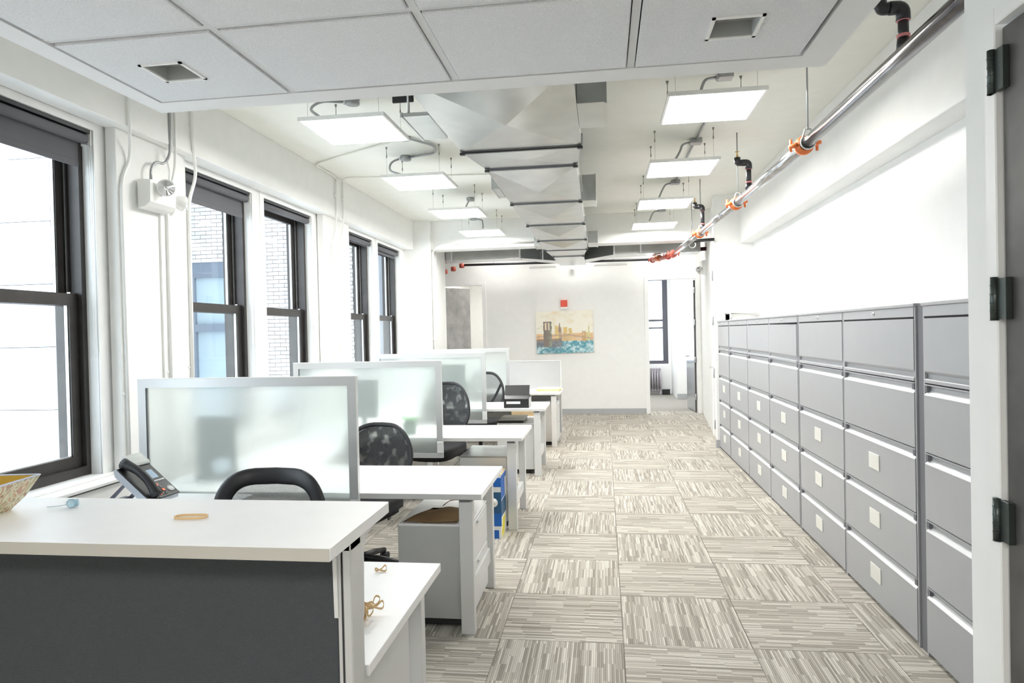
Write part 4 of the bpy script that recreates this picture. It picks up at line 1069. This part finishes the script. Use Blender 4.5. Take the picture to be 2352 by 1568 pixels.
def band(x, y, z, a, b_, rz, lab, tw_=0, grp=None):
    pts = []; n = 32; Rz = Matrix.Rotation(rz, 3, 'Z')
    for i in range(n):
        q = 2 * PI * i / n; c, s2 = math.cos(q), math.sin(q)
        p = V((a * abs(c) ** .7 * (1 if c > 0 else -1), b_ * abs(s2) ** .7 * (1 if s2 > 0 else -1) * (1 - tw_ * (1 - abs(c)) ), .003 + tw_ * .012 * (1 + math.sin(2 * q + rz))))
        pts.append(Rz @ p)
    b = bmesh.new(); R_ = []
    for i, p in enumerate(pts):
        tg = (pts[(i + 1) % n] - pts[i - 1]).normalized(); nn = V((-tg.y, tg.x, 0)).normalized() * .0009
        R_.append([b.verts.new(p + nn + V((0, 0, -.0028))), b.verts.new(p + nn + V((0, 0, .0028))), b.verts.new(p - nn + V((0, 0, .0028))), b.verts.new(p - nn + V((0, 0, -.0028)))])
    for i in range(n):
        A, B = R_[i], R_[(i + 1) % n]
        for k in range(4): b.faces.new((A[k], A[(k + 1) % 4], B[(k + 1) % 4], B[k]))
    g = G(); g._merge(b, None, True); o = g.obj('rubber_band', rubber_m); o.location = (x, y, z + .0006); tag(o, lab, 'rubber band', grp)
band(-1.045, 1.58, 1.12, .041, .017, .10, 'single tan rubber band lying open on the counter top')
band(-.79, 2.27, ZT, .020, .013, .6, 'twisted rubber band lying alone on the desk behind the counter', .6)
for i in range(11):
    band(-.700 + random.uniform(-.018, .016), 1.87 + random.uniform(-.055, .055), ZT + .003 * i, random.uniform(.02, .03), random.uniform(.010, .016), random.uniform(0, 6), 'tan rubber band in the tangled heap on the desk behind the counter', .7, 'rubber bands heaped on the desk')

# ------------------------------------------------------------------ wall devices
t = E('emergency_light', (-2.925, 4.12, 2.52), 'white emergency light with a round lamp on the first pillar', 'emergency light', 'emergency lights')
g = G(); g.prism([(0, -.10), (.055, -.085), (.085, -.06), (.09, .08), (0, .085)], 'y', -.16, .10); g.obj('housing', white_m, t)
def lamp_head(par, c, d):
    c = V(c); d = V(d).normalized(); q = V((0, 0, 1)).rotation_difference(d).to_matrix().to_4x4(); mt = Matrix.Translation(c) @ q
    h = G().lathe([(.018, -.06), (.040, -.045), (.052, -.005), (.055, .0), (.055, .006), (.048, .006)], n=20, mtx=mt).obj('lamp_head', white_m, par)
    G().lathe([(.0475, .007), (.030, -.005), (.012, -.012), (.002, -.012)], n=20, mtx=mt).obj('reflector', chrome_m, h)
    G().lathe([(.008, -.01), (.009, .004), (.003, .009)], n=10, mtx=mt).obj('bulb', track_m, h)
lamp_head(t, (.15, -.09, .035), (.55, -.83, -.1)); lamp_head(t, (.07, .20, -.01), (.5, .85, -.25))
G().cyl((.08, -.05, 0), (.13, -.07, .02), .014, n=8).obj('swivel', white_m, t)
G().tube([(.03, -.07, .085), (.035, -.075, .17), (.035, -.03, .225), (.03, .075, .235), (.06, .09, .30), (.068, .085, .78)], .009, 8, fil=.05).obj('armoured_cable', mat('armoured_cable', (.35, .36, .37), .3, metal=.8, bump=1, bscale=120), t)
t = E('emergency_light', (1.69, 11.45, 2.58), 'white emergency light on the right wall beside the end door', 'emergency light', 'emergency lights')
g = G(); g.prism([(0, -.12), (-.07, -.09), (-.09, .10), (0, .12)], 'y', -.14, .14); g.obj('housing', white_m, t)
lamp_head(t, (-.13, -.10, -.04), (-.6, -.6, -.5)); lamp_head(t, (-.11, .13, -.06), (-.6, .3, -.5))
t = E('fire_alarm_strobe', (-.735, YE, 2.09), 'red fire alarm strobe on the end wall above the painting', 'fire alarm')
bx('body', red_m, t, -.062, .062, -.045, 0, -.045, .085, .004); bx('strobe_lens', white_m, t, -.062, .062, -.055, 0, -.08, -.045, .004)
t = E('wall_sensor', (-.565, 12.80, 2.80), 'small white sensor box under the end of the duct', 'sensor')
bx('body', white_m, t, -.04, .04, -.035, .035, -.06, .05, .005); G().cyl((0, 0, -.085), (0, 0, -.06), .006, n=8).obj('antenna', white_m, t)
o = bx('light_switch', white_m, None, 1.705, 1.715, 11.7, 11.78, 1.15, 1.28, .002); tag(o, 'white switch plate on the right wall near the end door', 'switch')

# ------------------------------------------------------------------ painting
import math as _m
def vn(x, y, s=0):
    def h(i, j):
        n = (i * 374761393 + j * 668265263 + s * 1442695041) & 0xffffffff; n = ((n ^ (n >> 13)) * 1274126177) & 0xffffffff; return ((n ^ (n >> 16)) & 0xffff) / 65535
    i, j = _m.floor(x), _m.floor(y); fx, fy = x - i, y - j; fx = fx * fx * (3 - 2 * fx); fy = fy * fy * (3 - 2 * fy)
    return (h(i, j) * (1 - fx) + h(i + 1, j) * fx) * (1 - fy) + (h(i, j + 1) * (1 - fx) + h(i + 1, j + 1) * fx) * fy
def fb(x, y, s=0): return .55 * vn(x, y, s) + .3 * vn(2.1 * x, 2.1 * y, s + 1) + .15 * vn(4.3 * x, 4.3 * y, s + 2)
def mixc(a, b_, t_): t_ = max(0, min(1, t_)); return tuple(p * (1 - t_) + q * t_ for p, q in zip(a, b_))
def paint(u, v):
    """u 0..1 left to right, v 0..1 bottom to top, linear colours"""
    n = fb(u * 9, v * 8, 3); n2 = fb(u * 26, v * 22, 9)
    c = mixc((.90, .87, .76), (.84, .72, .52), (n - .5) * 2.2 + (v - .85) * 1.5)
    c = mixc(c, (.85, .66, .44), max(0, .55 - v) * 1.3 + (n2 - .5) * .3)
    e = (n2 - .5) * .02
    def rect(u0, u1, v0, v1): return u0 < u + e < u1 and v0 < v + e < v1
    if v < .47 and v > .28: c = mixc((.80, .42, .14), (.78, .62, .45), n2 * 1.6 - .2)
    for (u0, u1, vt, cc) in ((.33, .41, .66, (.74, .55, .22)), (.40, .45, .62, (.45, .33, .26)), (.48, .55, .62, (.74, .50, .16)), (.57, .63, .59, (.72, .52, .20)), (.45, .66, .46, (.62, .44, .24)), (.63, .70, .44, (.74, .50, .30)), (.87, .95, .48, (.66, .55, .26)), (.91, .935, .62, (.62, .60, .34)), (.70, .87, .40, (.70, .50, .33))):
        if rect(u0, u1, .28, vt): c = mixc(cc, (.86, .70, .40), n2 * .9 - .2)
    if abs(u - .415) < .004 + max(0, (.74 - v)) * .08 and .5 < v < .72: c = (.35, .26, .24)
    # river
    wl_ = .29 + .02 * (n - .5)
    if v < wl_: c = mixc((.10, .34, .42), (.62, .78, .80), (n2 - .38) * 2.6); c = mixc(c, (.18, .16, .20), (.5 - abs(u - .25) * 1.6) * (1 if v > .12 else .5) * n * 1.9)
    if u < .45 and .16 < v < .34 + .02 * n2: c = mixc(c, (.20, .17, .19), .75)
    # deck
    dk = .40 + .03 * _m.sin(u * 3.1) if u < .6 else .42 - (u - .6) * .24
    if abs(v - dk) < .013: c = mixc((.34, .24, .20), (.75, .55, .42), n2)
    # near tower with two arches
    if rect(.13, .275, .16, .76):
        ins = (.155 < u < .185 or .212 < u < .240) and .56 < v < .735
        c = mixc((.80, .66, .48), c, .1) if ins else mixc((.24, .20, .18), (.36, .42, .30), (u - .2) * 8 + n2 - .5)
    if rect(.805, .87, .26, .51):
        c = mixc((.55, .36, .18), c, .2) if not (.825 < u < .845 and .40 < v < .47) else c
    # cables
    for (u0, v0, u1, v1) in ((.0, .60, .14, .75), (.27, .75, .55, .44), (.2, .74, .36, .44)):
        if u0 < u < u1:
            tt = (u - u0) / (u1 - u0); vv = v0 + (v1 - v0) * tt - .05 * _m.sin(PI * tt)
            if abs(v - vv) < .005: c = mixc(c, (.40, .34, .30), .6)
    return c
t = E('canvas_painting', (-.735, YE, 1.57), 'bright canvas painting of a bridge and skyline over teal water on the end wall', 'painting')
t.rotation_euler = (0, math.radians(-.9), 0)
bx('canvas_body', mat('canvas_edge', (.72, .64, .50), .8), t, -.54, .54, -.035, -.002, -.40, .40, .002)
nx, nz = 190, 140; me = bpy.data.meshes.new('print')
vs = [(-.54 + 1.08 * i / nx, -.0362, -.40 + .80 * j / nz) for j in range(nz + 1) for i in range(nx + 1)]
fs = [(j * (nx + 1) + i, j * (nx + 1) + i + 1, (j + 1) * (nx + 1) + i + 1, (j + 1) * (nx + 1) + i) for j in range(nz) for i in range(nx)]
me.from_pydata(vs, [], fs); ca = me.color_attributes.new('Col', 'FLOAT_COLOR', 'POINT')
buf = []
for j in range(nz + 1):
    for i in range(nx + 1): buf += [*paint(i / nx, j / nz), 1]
ca.data.foreach_set('color', buf)
pm = bpy.data.materials.new('painted_canvas'); pm.use_nodes = True; at_ = pm.node_tree.nodes.new('ShaderNodeVertexColor'); at_.layer_name = 'Col'
pm.node_tree.links.new(at_.outputs[0], pm.node_tree.nodes['Principled BSDF'].inputs['Base Color']); pm.node_tree.nodes['Principled BSDF'].inputs['Roughness'].default_value = .6
me.materials.append(pm); po = bpy.data.objects.new('painted_image', me); COL.objects.link(po); po.parent = t

# ------------------------------------------------------------------ far room radiator
t = E('radiator', (1.10, 16.75, 0), 'old column radiator under the window beyond the right end door', 'radiator')
for i in range(9):
    x = -.26 + i * .062; g = G()
    for yy in (-.07, 0, .07): g.tube([(x, yy, .12), (x, yy, .60)], .019, 8)
    g.box(x - .018, x + .018, -.09, .09, .58, .65, .012); g.box(x - .018, x + .018, -.09, .09, .09, .15, .012)
    if i in (0, 8): g.box(x - .02, x + .02, -.08, -.05, .006, .1); g.box(x - .02, x + .02, .05, .08, .006, .1)
    g.obj('radiator_column', rad_m, t)
o = E('valve_box', (1.47, 16.70, .0), 'small dark box on the floor beside the radiator', 'box'); bx('body', iron_m, o, -.09, .09, -.06, .06, .006, .12, .005); bx('lid', iron_m, o, -.095, .095, -.065, .065, .12, .13)

# ------------------------------------------------------------------ exterior
ex = E('brick_building', (-6.5, 11.6, 0), 'pale brick building across the light court seen through the windows', 'building')
def LX(x, y, z): return (x + 6.5, y - 11.6, z)
g = G(); g.box(-3.5, -1.08, .02, 1.0, -4, 9); g.box(.42, 2.3, .02, 1.0, -4, 9); g.box(-1.08, .42, .02, 1.0, 3.02, 9); g.box(-1.08, .42, .02, 1.0, -4, .2); g.obj('backing_wall', mortar_m, ex)
BH, BW = .072, .215
bme = G().box(0, BW - .009, -.012, .02, 0, BH - .008, .0).bm; me1 = bpy.data.meshes.new('brick'); bme.to_mesh(me1); bme.free()
me2 = me1.copy(); me1.materials.append(brick_m); me2.materials.append(brick2_m)
stuff = G(); cnt = 0
for r in range(0, 90):
    z = -.6 + r * BH; off = (r % 2) * BW / 2
    for c in range(0, 26):
        x = -9.9 + c * BW + off
        if x > -4.3: continue
        if .16 < z < 2.99 and x + BW > -7.58 and x < -6.08:
            for xa_, xb_ in ((x, min(x + BW - .009, -7.58)), (max(x, -6.08), x + BW - .009)):
                if xb_ - xa_ > .02: stuff.box(xa_ + 6.5, xb_ + 6.5, -.012, .02, z, z + BH - .008)
            continue
        vis = (-7.9 < x < -6.6 and 3.0 < z < 3.95) or (-6.13 < x < -5.25 and 1.1 < z < 4.0)
        if vis and cnt < 298:
            o = bpy.data.objects.new('brick', me1 if random.random() < .6 else me2); COL.objects.link(o); o.parent = ex; o.location = (x + 6.5, random.uniform(-.003, .003), z); cnt += 1
        else:
            stuff.box(x + 6.5, x + 6.5 + BW - .009, -.012 + random.uniform(-.003, .003), .02, z, z + BH - .008)
tag(stuff.obj('brickwork', brick_m, ex), kind='stuff')
g = G(); g.box(-1.08, -.98, .0, .12, .2, 3.02); g.box(.32, .42, .0, .12, .2, 3.02); g.box(-.98, .32, .0, .12, 2.72, 3.02); g.box(-.98, .32, .0, .12, 1.72, 1.86); wf_ = g.obj('window_frame', bluegrey_m, ex)
bx('window_pane', tpane_m, wf_, -.98, .32, .06, .07, 1.86, 2.72); bx('window_pane', tpane_m, wf_, -.98, .32, .08, .09, .2, 1.72)
g = G(); g.box(2.31, 3.2, -.6, 1.0, -4, 9); g.obj('grey_return', mat('grey_render', (.26, .27, .29), .8), ex)
for x in (2.45, 2.62, 2.85): bx('downpipe', mat('pale_downpipe', (.40, .41, .43), .6), ex, x, x + .05, -.68, -.6, -4, 9)
wx = E('white_building', (-9.5, 8.0, 0), 'white panelled building outside the nearest window', 'building')
bx('wall', mortar_m, wx, -5, 2.3, .06, .5, -4, 9)
for r in range(-1, 8):
    for c in range(3): bx('panel', stucco_m, wx, -5 + c * 2.44, -5 + c * 2.44 + 2.425, 0, .06, -.13 + .83 * r - .005 + .0, -.13 + .83 * (r + 1) - .013, .003)
